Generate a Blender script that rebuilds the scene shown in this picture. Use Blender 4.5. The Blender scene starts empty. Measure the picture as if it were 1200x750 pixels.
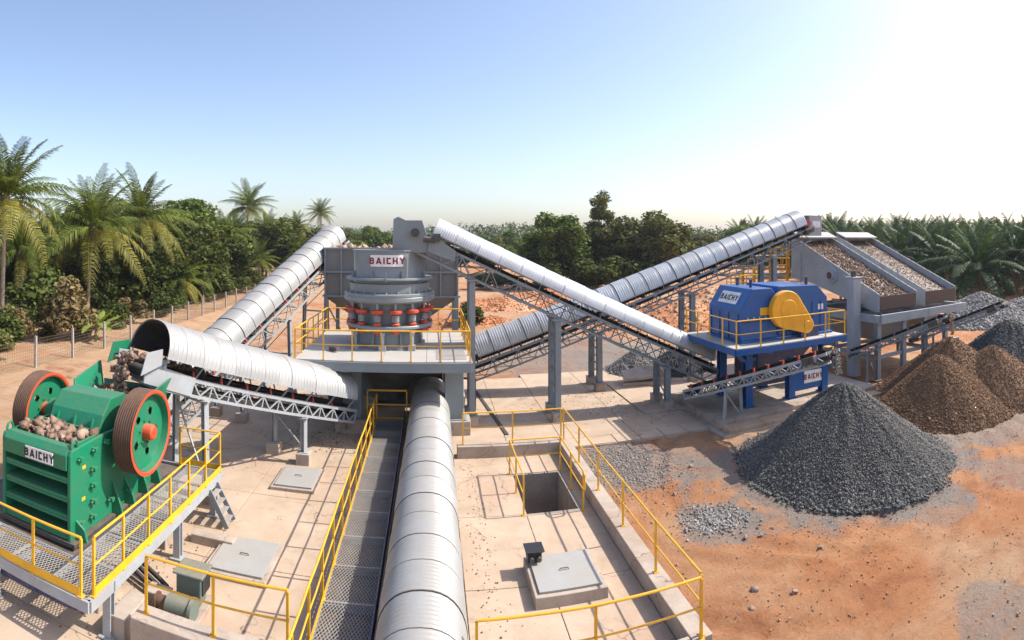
import bpy, math, random
import numpy as np
from mathutils import Vector, Matrix, noise

# ---------------------------------------------------------------- camera, sky, sun, exposure
sc = bpy.context.scene
col = sc.collection
FOC = 650.0            # pixels per radian of the stitched panorama (1200 x 750)
YAW = 95 / FOC         # the camera looks this far to the right of the plant's long axis (+Y)
CAM_H = 7.5
cd = bpy.data.cameras.new('camera')
cam = bpy.data.objects.new('camera', cd)
col.objects.link(cam)
cam.location = (0, 0, CAM_H)
cam.rotation_euler = (math.radians(90), 0, -YAW)
cd.type = 'PANO'
cd.panorama_type = 'CENTRAL_CYLINDRICAL'
cd.central_cylindrical_range_u_min = -600 / FOC
cd.central_cylindrical_range_u_max = 600 / FOC
cd.central_cylindrical_range_v_min = -470 / FOC
cd.central_cylindrical_range_v_max = 280 / FOC
cd.central_cylindrical_radius = 1.0
cd.clip_start = 0.1
cd.clip_end = 6000
sc.camera = cam

SUN_EL = 46.0
SUN_AZ = 88.0          # clockwise from +Y
w = bpy.data.worlds.new('World')
sc.world = w
w.use_nodes = True
nt = w.node_tree
nt.nodes.clear()
wo = nt.nodes.new('ShaderNodeOutputWorld')
bg = nt.nodes.new('ShaderNodeBackground')
sky = nt.nodes.new('ShaderNodeTexSky')
sky.sky_type = 'NISHITA'
sky.sun_disc = False
sky.sun_elevation = math.radians(SUN_EL)
sky.sun_rotation = math.radians(SUN_AZ)
sky.air_density = 1.0
sky.dust_density = 2.0
sky.ozone_density = 1.0
sky.altitude = 50
bg.inputs['Strength'].default_value = 0.15
tint = nt.nodes.new('ShaderNodeMix')     # even colour balance of the whole sky
tint.data_type = 'RGBA'
tint.blend_type = 'MULTIPLY'
tint.inputs[0].default_value = 1.0
tint.inputs[7].default_value = (1.04, 1.0, 1.03, 1)
nt.links.new(sky.outputs[0], tint.inputs[6])
nt.links.new(tint.outputs[2], bg.inputs[0])
nt.links.new(bg.outputs[0], wo.inputs[0])

sl = bpy.data.lights.new('sun', 'SUN')
sl.energy = 4.1
sl.angle = math.radians(0.5)
sl.color = (1.0, 0.95, 0.87)
sun = bpy.data.objects.new('sun', sl)
col.objects.link(sun)
sun.location = (60, 0, 60)
sun.rotation_euler = (0, math.radians(90 - SUN_EL), math.radians(90 - SUN_AZ))

vs = sc.view_settings
vs.view_transform = 'Standard'
vs.look = 'None'
vs.exposure = 0.68
vs.gamma = 1.0
vs.use_curve_mapping = False
sc.render.engine = 'CYCLES'
sc.cycles.use_denoising = True
sc.cycles.max_bounces = 6
sc.cycles.diffuse_bounces = 2
sc.cycles.glossy_bounces = 3
sc.cycles.transmission_bounces = 3
sc.cycles.transparent_max_bounces = 8

# ---------------------------------------------------------------- helpers
R = random.Random(7)
NP = np.random.RandomState(11)
Z = Vector((0, 0, 1))
WORLD = {}


def V(*a):
    return Vector(a[0]) if len(a) == 1 else Vector(a)


def site(u, d, z=0.0):
    """ground point at bearing u (panorama units) and distance d from the viewpoint"""
    a = (u - 600) / FOC + YAW
    return Vector((math.sin(a) * d, math.cos(a) * d, z))


def link(name, data, parent=None, origin=(0, 0, 0)):
    o = bpy.data.objects.new(name, data)
    col.objects.link(o)
    origin = Vector(origin)
    if parent is not None:
        o.parent = parent
        o.location = origin - WORLD[parent.name]
    else:
        o.location = origin
    WORLD[o.name] = origin
    return o


def tag(o, label=None, cat=None, group=None, kind=None):
    if label:
        o['label'] = label
    if cat:
        o['category'] = cat
    if group:
        o['group'] = group
    if kind:
        o['kind'] = kind
    return o


def thing(name, label, cat, loc, group=None):
    return tag(link(name, None, None, loc), label, cat, group)


def struct(o):
    o['kind'] = 'structure'
    return o


class MB:
    def __init__(s):
        s.v = []
        s.f = []
        s.fm = []
        s.cur = 0

    def mat(s, i):
        s.cur = i
        return s

    def add(s, vs, fs):
        n = len(s.v)
        s.v += [tuple(p) for p in vs]
        for q in fs:
            s.f.append(tuple(i + n for i in q))
            s.fm.append(s.cur)
        return s

    def box(s, c, d, ax=None):
        c = Vector(c)
        X, Yv, Zv = ax if ax else (Vector((1, 0, 0)), Vector((0, 1, 0)), Z)
        hx, hy, hz = d[0] / 2, d[1] / 2, d[2] / 2
        vs = [c + X * (hx * i) + Yv * (hy * j) + Zv * (hz * k) for k in (-1, 1) for j in (-1, 1) for i in (-1, 1)]
        return s.add(vs, [(0, 2, 3, 1), (4, 5, 7, 6), (0, 1, 5, 4), (2, 6, 7, 3), (0, 4, 6, 2), (1, 3, 7, 5)])

    def bx(s, x0, x1, y0, y1, z0, z1):
        return s.box(((x0 + x1) / 2, (y0 + y1) / 2, (z0 + z1) / 2), (x1 - x0, y1 - y0, z1 - z0))

    def beam(s, a, b, wd, h, up=None):
        a = Vector(a)
        b = Vector(b)
        d = b - a
        L = d.length
        d.normalize()
        up = Vector(up) if up else Z
        side = d.cross(up)
        if side.length < 1e-4:
            side = d.cross(Vector((0, 1, 0)))
        side.normalize()
        u2 = side.cross(d)
        return s.box((a + b) / 2, (L, wd, h), (d, side, u2))

    def ibeam(s, a, b, wd, h, up=None, t=0.02):
        a = Vector(a)
        b = Vector(b)
        d = (b - a).normalized()
        up = Vector(up) if up else Z
        side = d.cross(up)
        if side.length < 1e-4:
            side = d.cross(Vector((0, 1, 0)))
        side.normalize()
        u2 = side.cross(d)
        L = (b - a).length
        c = (a + b) / 2
        s.box(c, (L, t, h - 2 * t - .002), (d, side, u2))
        s.box(c + u2 * (h / 2 - t / 2), (L, wd, t), (d, side, u2))
        return s.box(c - u2 * (h / 2 - t / 2), (L, wd, t), (d, side, u2))

    def tube(s, a, b, r, n=8, r2=None, caps=True):
        a = Vector(a)
        b = Vector(b)
        r2 = r if r2 is None else r2
        d = (b - a).normalized()
        e1 = d.orthogonal().normalized()
        e2 = d.cross(e1)
        vs = []
        for p, rr in ((a, r), (b, r2)):
            for k in range(n):
                t = 2 * math.pi * k / n
                vs.append(p + e1 * (rr * math.cos(t)) + e2 * (rr * math.sin(t)))
        fs = [(k, (k + 1) % n, n + (k + 1) % n, n + k) for k in range(n)]
        if caps:
            fs += [tuple(range(n - 1, -1, -1)), tuple(range(n, 2 * n))]
        return s.add(vs, fs)

    def path(s, pts, r, n=8, closed=False, taper=None):
        pts = [Vector(p) for p in pts]
        m = len(pts)
        vs = []
        e1 = None
        for i, p in enumerate(pts):
            d = (pts[min(i + 1, m - 1)] - pts[max(i - 1, 0)]).normalized()
            if e1 is None:
                e1 = d.orthogonal().normalized()
            e1 = (e1 - d * e1.dot(d)).normalized()
            e2 = d.cross(e1)
            rr = r if taper is None else r + (taper - r) * i / (m - 1)
            for k in range(n):
                t = 2 * math.pi * k / n
                vs.append(p + e1 * (rr * math.cos(t)) + e2 * (rr * math.sin(t)))
        fs = []
        for i in range(m - 1):
            for k in range(n):
                a = i * n + k
                b = i * n + (k + 1) % n
                fs.append((a, b, b + n, a + n))
        fs += [tuple(range(n - 1, -1, -1)), tuple(range((m - 1) * n, m * n))]
        return s.add(vs, fs)

    def prism(s, poly, vec):
        """closed extrusion of a planar polygon"""
        poly = [Vector(p) for p in poly]
        vec = Vector(vec)
        n = len(poly)
        nrm = Vector((0, 0, 0))
        for i in range(n):
            nrm += poly[i].cross(poly[(i + 1) % n])
        if nrm.dot(vec) > 0:
            poly = poly[::-1]
        vs = poly + [p + vec for p in poly]
        fs = [tuple(range(n)), tuple(range(2 * n - 1, n - 1, -1))]
        fs += [(i, n + i, n + (i + 1) % n, (i + 1) % n) for i in range(n)]
        return s.add(vs, fs)

    def lathe(s, prof, c, n=32, axis=None, cap=False):
        """prof: (radius, height) pairs"""
        c = Vector(c)
        d = Vector(axis).normalized() if axis else Z
        e1 = d.orthogonal().normalized() if axis else Vector((1, 0, 0))
        e2 = d.cross(e1)
        vs = []
        for r, h in prof:
            for k in range(n):
                t = 2 * math.pi * k / n
                vs.append(c + d * h + e1 * (r * math.cos(t)) + e2 * (r * math.sin(t)))
        fs = []
        for i in range(len(prof) - 1):
            for k in range(n):
                a = i * n + k
                b = i * n + (k + 1) % n
                fs.append((a, b, b + n, a + n))
        if cap:
            fs += [tuple(range(n - 1, -1, -1)), tuple(range((len(prof) - 1) * n, len(prof) * n))]
        return s.add(vs, fs)

    def mesh(s, name, mats, org, smooth=30):
        me = bpy.data.meshes.new(name)
        me.from_pydata([(p[0] - org[0], p[1] - org[1], p[2] - org[2]) for p in s.v], [], s.f)
        for m in (mats if isinstance(mats, (list, tuple)) else [mats]):
            me.materials.append(m)
        if max(s.fm) > 0:
            me.polygons.foreach_set('material_index', s.fm)
        if smooth:
            me.polygons.foreach_set('use_smooth', [True] * len(s.f))
            me.set_sharp_from_angle(angle=math.radians(smooth))
        me.update()
        return me

    def build(s, name, mats, parent=None, smooth=30, bevel=0.0, origin=None):
        xs, ys, zs = zip(*s.v)
        if origin is None:
            origin = ((min(xs) + max(xs)) / 2, (min(ys) + max(ys)) / 2, min(zs) if parent is None else (min(zs) + max(zs)) / 2)
        o = link(name, s.mesh(name, mats, origin, smooth), parent, origin)
        if bevel:
            b = o.modifiers.new('bevel', 'BEVEL')
            b.width = bevel
            b.segments = 2
            b.limit_method = 'ANGLE'
            b.angle_limit = math.radians(40)
        return o


def np_mesh(name, verts, faces, mats, tone=None, smooth=False, fm=None):
    verts = np.asarray(verts, dtype=np.float32)
    faces = np.asarray(faces, dtype=np.int32)
    k = faces.shape[1]
    me = bpy.data.meshes.new(name)
    me.vertices.add(len(verts))
    me.vertices.foreach_set('co', verts.ravel())
    me.loops.add(faces.size)
    me.loops.foreach_set('vertex_index', faces.ravel())
    me.polygons.add(len(faces))
    me.polygons.foreach_set('loop_start', np.arange(0, faces.size, k, dtype=np.int32))
    for m in (mats if isinstance(mats, (list, tuple)) else [mats]):
        me.materials.append(m)
    if fm is not None:
        me.polygons.foreach_set('material_index', np.asarray(fm, dtype=np.int32))
    if tone is not None:
        at = me.attributes.new('tone', 'FLOAT', 'POINT')
        at.data.foreach_set('value', np.asarray(tone, dtype=np.float32))
    if smooth:
        me.polygons.foreach_set('use_smooth', np.ones(len(faces), dtype=bool))
    me.update(calc_edges=True)
    me.validate()
    return me


# ---------------------------------------------------------------- materials
MATS = {}


def base_mat(name):
    m = bpy.data.materials.new(name)
    m.use_nodes = True
    n = m.node_tree
    n.nodes.clear()
    out = n.nodes.new('ShaderNodeOutputMaterial')
    b = n.nodes.new('ShaderNodeBsdfPrincipled')
    n.links.new(b.outputs[0], out.inputs[0])
    return m, n, b, out


def tex_noise(n, vec, scale, detail=4, rough=.6, dist=0.0):
    t = n.nodes.new('ShaderNodeTexNoise')
    t.inputs['Scale'].default_value = scale
    t.inputs['Detail'].default_value = detail
    t.inputs['Roughness'].default_value = rough
    t.inputs['Distortion'].default_value = dist
    n.links.new(vec, t.inputs['Vector'])
    return t.outputs['Fac']


def ramp(n, fac, stops):
    r = n.nodes.new('ShaderNodeValToRGB')
    el = r.color_ramp.elements
    while len(el) < len(stops):
        el.new(.5)
    for e, (p, c) in zip(el, stops):
        e.position = p
        e.color = (c, c, c, 1) if not isinstance(c, (tuple, list)) else (*c, 1)
    n.links.new(fac, r.inputs[0])
    return r.outputs[0]


def mix(n, fac, a, b, mode='MIX'):
    m = n.nodes.new('ShaderNodeMix')
    m.data_type = 'RGBA'
    m.blend_type = mode
    for i, x in ((0, fac), (6, a), (7, b)):
        if isinstance(x, (int, float)):
            m.inputs[i].default_value = x
        elif isinstance(x, (tuple, list)):
            m.inputs[i].default_value = (*x, 1)
        else:
            n.links.new(x, m.inputs[i])
    return m.outputs[2]


def math_n(n, op, a, b=None, c=None):
    m = n.nodes.new('ShaderNodeMath')
    m.operation = op
    for i, x in enumerate((a, b, c)):
        if x is None:
            continue
        if isinstance(x, (int, float)):
            m.inputs[i].default_value = x
        else:
            n.links.new(x, m.inputs[i])
    return m.outputs[0]


def world_pos(n):
    return n.nodes.new('ShaderNodeNewGeometry').outputs['Position']


def bump(n, b, fac, strength, dist=.02):
    bp = n.nodes.new('ShaderNodeBump')
    bp.inputs['Strength'].default_value = strength
    bp.inputs['Distance'].default_value = dist
    n.links.new(fac, bp.inputs['Height'])
    n.links.new(bp.outputs[0], b.inputs['Normal'])


def paint(name, c, rough=.45, metal=0.0, dust=.25, dustc=(.42, .30, .20), scale=2.0, var=.12, chip=0.0, bumps=.03, top=.35, objvar=0.0):
    """painted or bare steel with blotches, dust film and a little grain"""
    m, n, b, _ = base_mat(name)
    P = world_pos(n)
    big = tex_noise(n, P, scale, 5, .65)
    fine = tex_noise(n, P, scale * 9, 4, .7)
    c1 = tuple(min(1, x * (1 + var)) for x in c)
    c2 = tuple(x * (1 - var) for x in c)
    base = mix(n, ramp(n, big, [(.3, 0), (.7, 1)]), c1, c2)
    d = math_n(n, 'MULTIPLY', ramp(n, mix(n, .5, big, fine), [(.42, 0), (.68, 1)]), dust)
    cc = mix(n, d, base, dustc)
    if objvar:
        oi = n.nodes.new('ShaderNodeObjectInfo')
        cc = mix(n, 1.0, cc, ramp(n, oi.outputs['Random'], [(0, 1 - objvar), (1, 1.0)]), 'MULTIPLY')
    if top:
        sx = n.nodes.new('ShaderNodeSeparateXYZ')
        n.links.new(n.nodes.new('ShaderNodeNewGeometry').outputs['Normal'], sx.inputs[0])
        up_f = ramp(n, sx.outputs[2], [(.45, 0), (.95, 1)])
        tf_ = math_n(n, 'MULTIPLY', math_n(n, 'MULTIPLY', up_f, ramp(n, mix(n, .5, big, fine), [(.3, .25), (.62, 1)])), top)
        cc = mix(n, tf_, cc, dustc)
    if chip:
        ch = math_n(n, 'MULTIPLY', ramp(n, fine, [(.66, 0), (.7, 1)]), chip)
        cc = mix(n, ch, cc, (.09, .045, .025))
    n.links.new(cc, b.inputs['Base Color'])
    b.inputs['Metallic'].default_value = metal
    rr = n.nodes.new('ShaderNodeMapRange')
    rr.inputs[3].default_value = max(.05, rough - .1)
    rr.inputs[4].default_value = min(1, rough + .18)
    n.links.new(big, rr.inputs[0])
    n.links.new(rr.outputs[0], b.inputs['Roughness'])
    if bumps:
        bump(n, b, fine, bumps)
    MATS[name] = m
    return m


def rough_mat(name, cols, scale=3.0, rough=.9, bs=.5, bd=.03, fine=18, stain=None, sscale=.5):
    """concrete, soil, rock: three-tone noise with grain"""
    m, n, b, _ = base_mat(name)
    P = world_pos(n)
    big = tex_noise(n, P, scale, 6, .65, .3)
    fi = tex_noise(n, P, fine, 5, .75)
    c = ramp(n, mix(n, .35, big, fi), [(.3, cols[0]), (.5, cols[1]), (.72, cols[2])])
    if stain:
        st = tex_noise(n, P, sscale, 4, .6, .6)
        c = mix(n, ramp(n, st, [(.50, 0), (.66, .8)]), c, stain)
        s2 = tex_noise(n, P, sscale * 3.1, 6, .7, 1.5)
        c = mix(n, ramp(n, s2, [(.60, 0), (.70, .45)]), c, tuple(x * .42 for x in cols[1]))
        s3 = tex_noise(n, P, sscale * 7, 5, .7, .5)
        c = mix(n, ramp(n, s3, [(.60, 0), (.75, .4)]), c, tuple(min(1, x * 1.25) for x in cols[2]))
    if stain:
        vo = n.nodes.new('ShaderNodeTexVoronoi')
        vo.feature = 'DISTANCE_TO_EDGE'
        vo.inputs['Scale'].default_value = .55
        wv = n.nodes.new('ShaderNodeVectorMath')
        wv.operation = 'ADD'
        nz = n.nodes.new('ShaderNodeTexNoise')
        nz.inputs['Scale'].default_value = 1.4
        nz.inputs['Detail'].default_value = 6
        n.links.new(P, nz.inputs['Vector'])
        n.links.new(P, wv.inputs[0])
        n.links.new(nz.outputs['Color'], wv.inputs[1])
        n.links.new(wv.outputs[0], vo.inputs['Vector'])
        ck = math_n(n, 'MULTIPLY', ramp(n, vo.outputs['Distance'], [(.003, 1), (.009, 0)]), ramp(n, st, [(.46, 0), (.56, .7)]))
        c = mix(n, ck, c, tuple(x * .3 for x in cols[0]))
    n.links.new(c, b.inputs['Base Color'])
    b.inputs['Roughness'].default_value = rough
    bump(n, b, fi, bs, bd)
    MATS[name] = m
    return m


def tone_mat(name, c0, c1, c2, rough=.9, trans=0.0, grain=0.0, obj=0.0):
    """colour driven by a per-stone / per-leaf tone attribute"""
    m, n, b, out = base_mat(name)
    a = n.nodes.new('ShaderNodeAttribute')
    a.attribute_name = 'tone'
    f = a.outputs['Fac']
    if obj:
        oi = n.nodes.new('ShaderNodeObjectInfo')
        f = math_n(n, 'ADD', f, math_n(n, 'MULTIPLY', math_n(n, 'SUBTRACT', oi.outputs['Random'], .5), obj))
    c = ramp(n, f, [(0, c0), (.5, c1), (1, c2)])
    if grain:
        fi = tex_noise(n, world_pos(n), grain, 4, .7)
        c = mix(n, .35, c, ramp(n, fi, [(.3, tuple(x * .4 for x in c1)), (.7, tuple(min(1, x * 1.6) for x in c1))]))
        bump(n, b, fi, .6, .03)
    n.links.new(c, b.inputs['Base Color'])
    b.inputs['Roughness'].default_value = rough
    b.inputs['Specular IOR Level'].default_value = .25
    if trans:
        t = n.nodes.new('ShaderNodeBsdfTranslucent')
        n.links.new(mix(n, 1.0, c, (1.0, 1.0, .55), 'MULTIPLY'), t.inputs[0])
        ms = n.nodes.new('ShaderNodeMixShader')
        ms.inputs[0].default_value = trans
        n.links.new(b.outputs[0], ms.inputs[1])
        n.links.new(t.outputs[0], ms.inputs[2])
        n.links.new(ms.outputs[0], out.inputs[0])
    MATS[name] = m
    return m


galv = paint('galvanised_sheet', (.40, .405, .40), .45, .25, .35, (.42, .37, .30), 1.3, .14, bumps=.03, top=.45, objvar=.16)
galv2 = paint('bright_galvanised_sheet', (.56, .575, .58), .36, .3, .2, (.42, .39, .34), 1.6, .12, bumps=.03, top=.2, objvar=.14)
grey = paint('grey_steel_paint', (.20, .235, .26), .5, 0, .22, scale=1.7, chip=.3)
lgrey = paint('light_grey_steel_paint', (.33, .36, .38), .5, 0, .25, scale=1.7, chip=.35)
cgrey = paint('blue_grey_machine_paint', (.19, .23, .248), .4, 0, .16, scale=1.2, chip=.25, top=.25)
dgrey = paint('dark_steel', (.05, .053, .056), .55, .2, .25, scale=3)
green = paint('green_machine_paint', (.002, .175, .085), .36, 0, .10, scale=1.6, chip=.35, top=.14)
orange = paint('orange_red_paint', (.52, .055, .016), .5, 0, .18, scale=2.5, chip=.35)
yellow = paint('safety_yellow_paint', (.80, .42, .012), .42, 0, .12, (.35, .22, .1), scale=3, chip=.4)
gold = paint('belt_guard_yellow_paint', (.86, .40, .008), .4, 0, .08, scale=2)
blue = paint('blue_machine_paint', (.002, .085, .29), .36, 0, .06, scale=1.5, chip=.25, top=.12)
navy = paint('dark_blue_beam_paint', (.005, .022, .10), .45, 0, .25, scale=2)
rust = paint('rusty_rim_steel', (.10, .060, .042), .7, .1, .35, (.22, .11, .06), scale=5, var=.35, bumps=.2)
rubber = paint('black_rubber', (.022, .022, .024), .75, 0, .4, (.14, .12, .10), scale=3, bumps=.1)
redp = paint('red_idler_paint', (.45, .035, .025), .5, 0, .2, scale=4)
white = paint('white_sign_plate', (.78, .78, .76), .45, 0, .10, scale=3)
ink_black = paint('black_sign_letters', (.02, .02, .022), .5, 0, 0, top=0)
ink_red = paint('dark_red_sign_letters', (.22, .012, .02), .5, 0, 0)
pump_green = paint('grey_green_paint', (.10, .15, .13), .5, 0, .3, scale=4)
brownp = paint('brown_rubber_apron', (.10, .055, .04), .7, 0, .3, (.25, .2, .16), scale=4)
deckm = paint('pale_grey_deck_plate', (.40, .40, .385), .6, 0, .4, (.5, .42, .33), scale=1.4, bumps=.1)
fence_c = rough_mat('old_fence_concrete', [(.22, .2, .17), (.32, .30, .26), (.4, .37, .33)], 6)
wire = paint('rusty_wire', (.13, .10, .075), .7, .2, .3)
conc = rough_mat('paving_concrete', [(.34, .245, .165), (.46, .345, .245), (.54, .42, .315)], .8, .88, .25, .01, 24, (.42, .28, .19), .35)  # warm pale tone of the paving itself
conc2 = rough_mat('cast_concrete', [(.29, .23, .18), (.40, .33, .265), (.49, .41, .335)], 1.6, .9, .3, .012, 22, (.30, .21, .15), .6)
pitc = rough_mat('shaft_concrete', [(.20, .16, .13), (.29, .24, .20), (.36, .31, .26)], 2.0, .9, .3, .012)  # darker than the other concrete, for the shaft walls and floor
soil = rough_mat('red_soil', [(.34, .125, .05), (.47, .20, .085), (.56, .28, .14)], .6, .95, .8, .08, 6, (.55, .36, .22), .25)
rockm = rough_mat('quarry_rock', [(.17, .115, .085), (.32, .23, .18), (.45, .36, .30)], 3.5, .9, .7, .03)
greyst = tone_mat('grey_gravel', (.05, .047, .043), (.14, .134, .123), (.36, .345, .32), grain=16)
darkst = tone_mat('dark_blue_grey_gravel', (.045, .044, .042), (.105, .102, .098), (.25, .245, .235), grain=16)
brownst = tone_mat('brown_grit', (.085, .047, .025), (.21, .122, .068), (.38, .25, .155), grain=12)
palest = tone_mat('pale_gravel', (.14, .13, .12), (.27, .255, .235), (.5, .48, .45), grain=14)
redst = tone_mat('dusty_field_stone', (.17, .09, .05), (.38, .26, .18), (.62, .54, .46), grain=14)
screenst = tone_mat('screened_stone', (.08, .046, .031), (.25, .16, .112), (.47, .345, .265), grain=14)
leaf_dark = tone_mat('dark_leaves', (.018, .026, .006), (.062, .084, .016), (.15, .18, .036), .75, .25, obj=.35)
leaf_mid = tone_mat('mid_green_leaves', (.028, .046, .009), (.088, .130, .021), (.20, .25, .048), .75, .28, obj=.35)
leaf_olive = tone_mat('olive_leaves', (.040, .043, .012), (.112, .118, .032), (.23, .225, .07), .75, .25, obj=.3)
leaf_tan = tone_mat('dry_tan_leaves', (.08, .055, .02), (.19, .14, .06), (.31, .25, .12), .7, .2, obj=.2)
frond_m = tone_mat('palm_frond_green', (.028, .045, .008), (.09, .125, .020), (.25, .28, .05), .6, .3, obj=.3)
frond_old = tone_mat('yellowing_frond', (.085, .075, .012), (.19, .185, .03), (.34, .28, .055), .5, .25, obj=.3)
frond_dry = tone_mat('dead_brown_frond', (.09, .05, .02), (.2, .12, .05), (.3, .2, .09), .7, .15, obj=.2)
oil_m = tone_mat('oil_palm_frond', (.013, .030, .010), (.042, .078, .024), (.12, .17, .058), .6, .2, obj=.3)
bark = rough_mat('palm_bark', [(.10, .075, .05), (.18, .14, .10), (.26, .21, .16)], 4, .95, .8, .04, 10)
far_leaf = tone_mat('far_wood_leaves', (.035, .06, .024), (.08, .12, .045), (.15, .20, .075), .7, .15)


def ground_material():
    m, n, b, _ = base_mat('red_dirt_ground')
    P = world_pos(n)
    big = tex_noise(n, P, .11, 5, .6, .8)
    mid = tex_noise(n, P, .55, 6, .65, .6)
    fine = tex_noise(n, P, 9, 6, .75)
    red = ramp(n, mid, [(.28, (.33, .115, .038)), (.5, (.42, .175, .065)), (.72, (.49, .26, .125))])
    pale = ramp(n, mid, [(.3, (.43, .25, .13)), (.7, (.53, .36, .22))])
    sepx = n.nodes.new('ShaderNodeSeparateXYZ')
    n.links.new(P, sepx.inputs[0])
    mr = n.nodes.new('ShaderNodeMapRange')        # the haul track by the fence is drier and paler soil
    mr.inputs[1].default_value = -8
    mr.inputs[2].default_value = -16
    mr.inputs[3].default_value = 0
    mr.inputs[4].default_value = .14
    n.links.new(sepx.outputs[0], mr.inputs[0])
    c = mix(n, ramp(n, math_n(n, 'ADD', big, mr.outputs[0]), [(.42, 0), (.60, .95)]), red, pale)
    # pale grey quarry dust lying round the stockpiles and the haul road
    sep = n.nodes.new('ShaderNodeSeparateXYZ')
    n.links.new(P, sep.inputs[0])
    for (x, y, r, s) in ((12.8, 14.0, 4.9, .9), (6.5, 17.6, 2.2, .85), (8.6, 36, 8, .75), (22, 14, 6.5, .7), (13.0, 33.5, 4.5, .8), (7.3, 13.0, 1.3, .8), (15.8, 9.0, 1.6, .6), (12.5, 9.6, 1.2, .5), (9.6, 5.6, 1.3, .7), (9.0, 16.6, 1.6, .6), (52, 38, 14, .7)):
        dx = math_n(n, 'SUBTRACT', sep.outputs[0], x)
        dy = math_n(n, 'SUBTRACT', sep.outputs[1], y)
        dd = math_n(n, 'SQRT', math_n(n, 'ADD', math_n(n, 'MULTIPLY', dx, dx), math_n(n, 'MULTIPLY', dy, dy)))
        q = math_n(n, 'ADD', math_n(n, 'DIVIDE', dd, r), math_n(n, 'MULTIPLY', math_n(n, 'SUBTRACT', mid, .5), 1.6))
        f = math_n(n, 'MULTIPLY', ramp(n, q, [(.78, 1), (1.0, 0)]), s)
        c = mix(n, f, c, ramp(n, fine, [(.3, (.15, .13, .11)), (.7, (.31, .275, .235))]))
    # dark damp red scars
    scar = tex_noise(n, P, .32, 5, .7, 1.2)
    c = mix(n, ramp(n, scar, [(.55, 0), (.70, .8)]), c, (.26, .075, .022))
    # wheel and loader tracks: stretched noise
    mp = n.nodes.new('ShaderNodeMapping')
    mp.inputs['Rotation'].default_value = (0, 0, .5)
    mp.inputs['Scale'].default_value = (.16, 2.6, 1)
    n.links.new(P, mp.inputs[0])
    tr = tex_noise(n, mp.outputs[0], 1.0, 4, .6, .4)
    c = mix(n, math_n(n, 'MULTIPLY', ramp(n, tr, [(.56, 0), (.66, 1)]), .35), c, (.36, .17, .08))
    vo = n.nodes.new('ShaderNodeTexVoronoi')
    vo.inputs['Scale'].default_value = 5.5
    vo.inputs['Randomness'].default_value = 1.0
    n.links.new(P, vo.inputs['Vector'])
    clod = math_n(n, 'MULTIPLY', ramp(n, vo.outputs['Distance'], [(.06, 1), (.16, 0)]), ramp(n, tex_noise(n, P, .8, 3), [(.5, 0), (.62, 1)]))
    c = mix(n, math_n(n, 'MULTIPLY', clod, .75), c, (.16, .075, .035))
    c = mix(n, math_n(n, 'MULTIPLY', ramp(n, fine, [(.56, 0), (.72, 1)]), .6), c, (.27, .14, .075))
    n.links.new(c, b.inputs['Base Color'])
    b.inputs['Roughness'].default_value = .95
    grit = tex_noise(n, P, 42, 4, .8)
    hb = math_n(n, 'ADD', math_n(n, 'ADD', math_n(n, 'MULTIPLY', fine, .7), math_n(n, 'MULTIPLY', grit, .35)), math_n(n, 'ADD', mid, tr))
    bump(n, b, hb, 1.0, .12)
    return m


ground_m = ground_material()

# ---------------------------------------------------------------- ground
SLABS = [(-11.2, .72, 5.0, 29.6), (.72, 4.85, 8.7, 29.6), (4.85, 10.6, 19.35, 30.3), (10.6, 19.8, 18.2, 30.8)]


def under_slab(x, y, m=.35):
    # true well inside the paved area
    def ins(px, py):
        return any(a <= px <= b and c <= py <= d for a, b, c, d in SLABS)
    return all(ins(x + i * m, y + j * m) for i in (-1, 1) for j in (-1, 1))


def rut(x, y):
    h = 0.0
    # two loader tracks sweeping round the big pile, one running off to the right
    for cx_, cy_, rad in ((13.2, 14.4, 5.4), (12.0, 16.5, 8.6), (2.0, 30.0, 22.5)):
        d_ = math.hypot(x - cx_, y - cy_) - rad + .25 * noise.noise((x * .3, y * .3, rad))
        for o_ in (-.95, .95):
            e = (d_ - o_) / .2
            if abs(e) < 4:
                h += -.05 * math.exp(-e * e) + .03 * math.exp(-(abs(e) - 1.7) ** 2 * 3)
                an = math.atan2(y - cy_, x - cx_) * rad
                h += .012 * math.sin(an * 26) * math.exp(-e * e)
    return h * (.5 + .9 * max(0, noise.noise((x * .25, y * .25, 7)) + .35))


def ground_h(x, y):
    r = math.hypot(x, y)
    h = -.09 + .07 * noise.noise((x * .35, y * .35, 0)) + .035 * noise.noise((x * 1.3, y * 1.3, 3)) + .012 * noise.noise((x * 4, y * 4, 5))
    if x > 4.8 and y < 20:
        h += rut(x, y) + .02 * noise.noise((x * 2.6, y * 2.6, 11)) + .012 * noise.noise((x * 7, y * 7, 12))
    if y > 34 or x < -13 or x > 30:
        h += .25 * noise.noise((x * .06, y * .06, 9)) * min(1, (r - 20) / 30)
    return h


def axis(parts):
    out = []
    for a, b, st in parts:
        k = max(1, round((b - a) / st))
        out += [a + (b - a) * i / k for i in range(k)]
    return out + [parts[-1][1]]


gx = axis([(-1500, -300, 200), (-300, -60, 24), (-60, -26, 3), (-26, 4, .8), (4, 22, .13), (22, 40, .5), (40, 90, 4), (90, 300, 30), (300, 1500, 200)])
gy = axis([(-300, -10, 40), (-10, 6, 1.5), (7, 20, .13), (20, 48, .5), (48, 110, 3), (110, 300, 20), (300, 1800, 250)])
gv = []
for yy in gy:
    for xx in gx:
        gv.append((xx, yy, -3.2 if under_slab(xx, yy) else ground_h(xx, yy)))
nx = len(gx)
gi = np.arange(len(gx) * len(gy)).reshape(len(gy), len(gx))
gf = np.stack([gi[:-1, :-1], gi[:-1, 1:], gi[1:, 1:], gi[1:, :-1]], -1).reshape(-1, 4)
struct(link('ground', np_mesh('ground', gv, gf, ground_m, smooth=True)))

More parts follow.
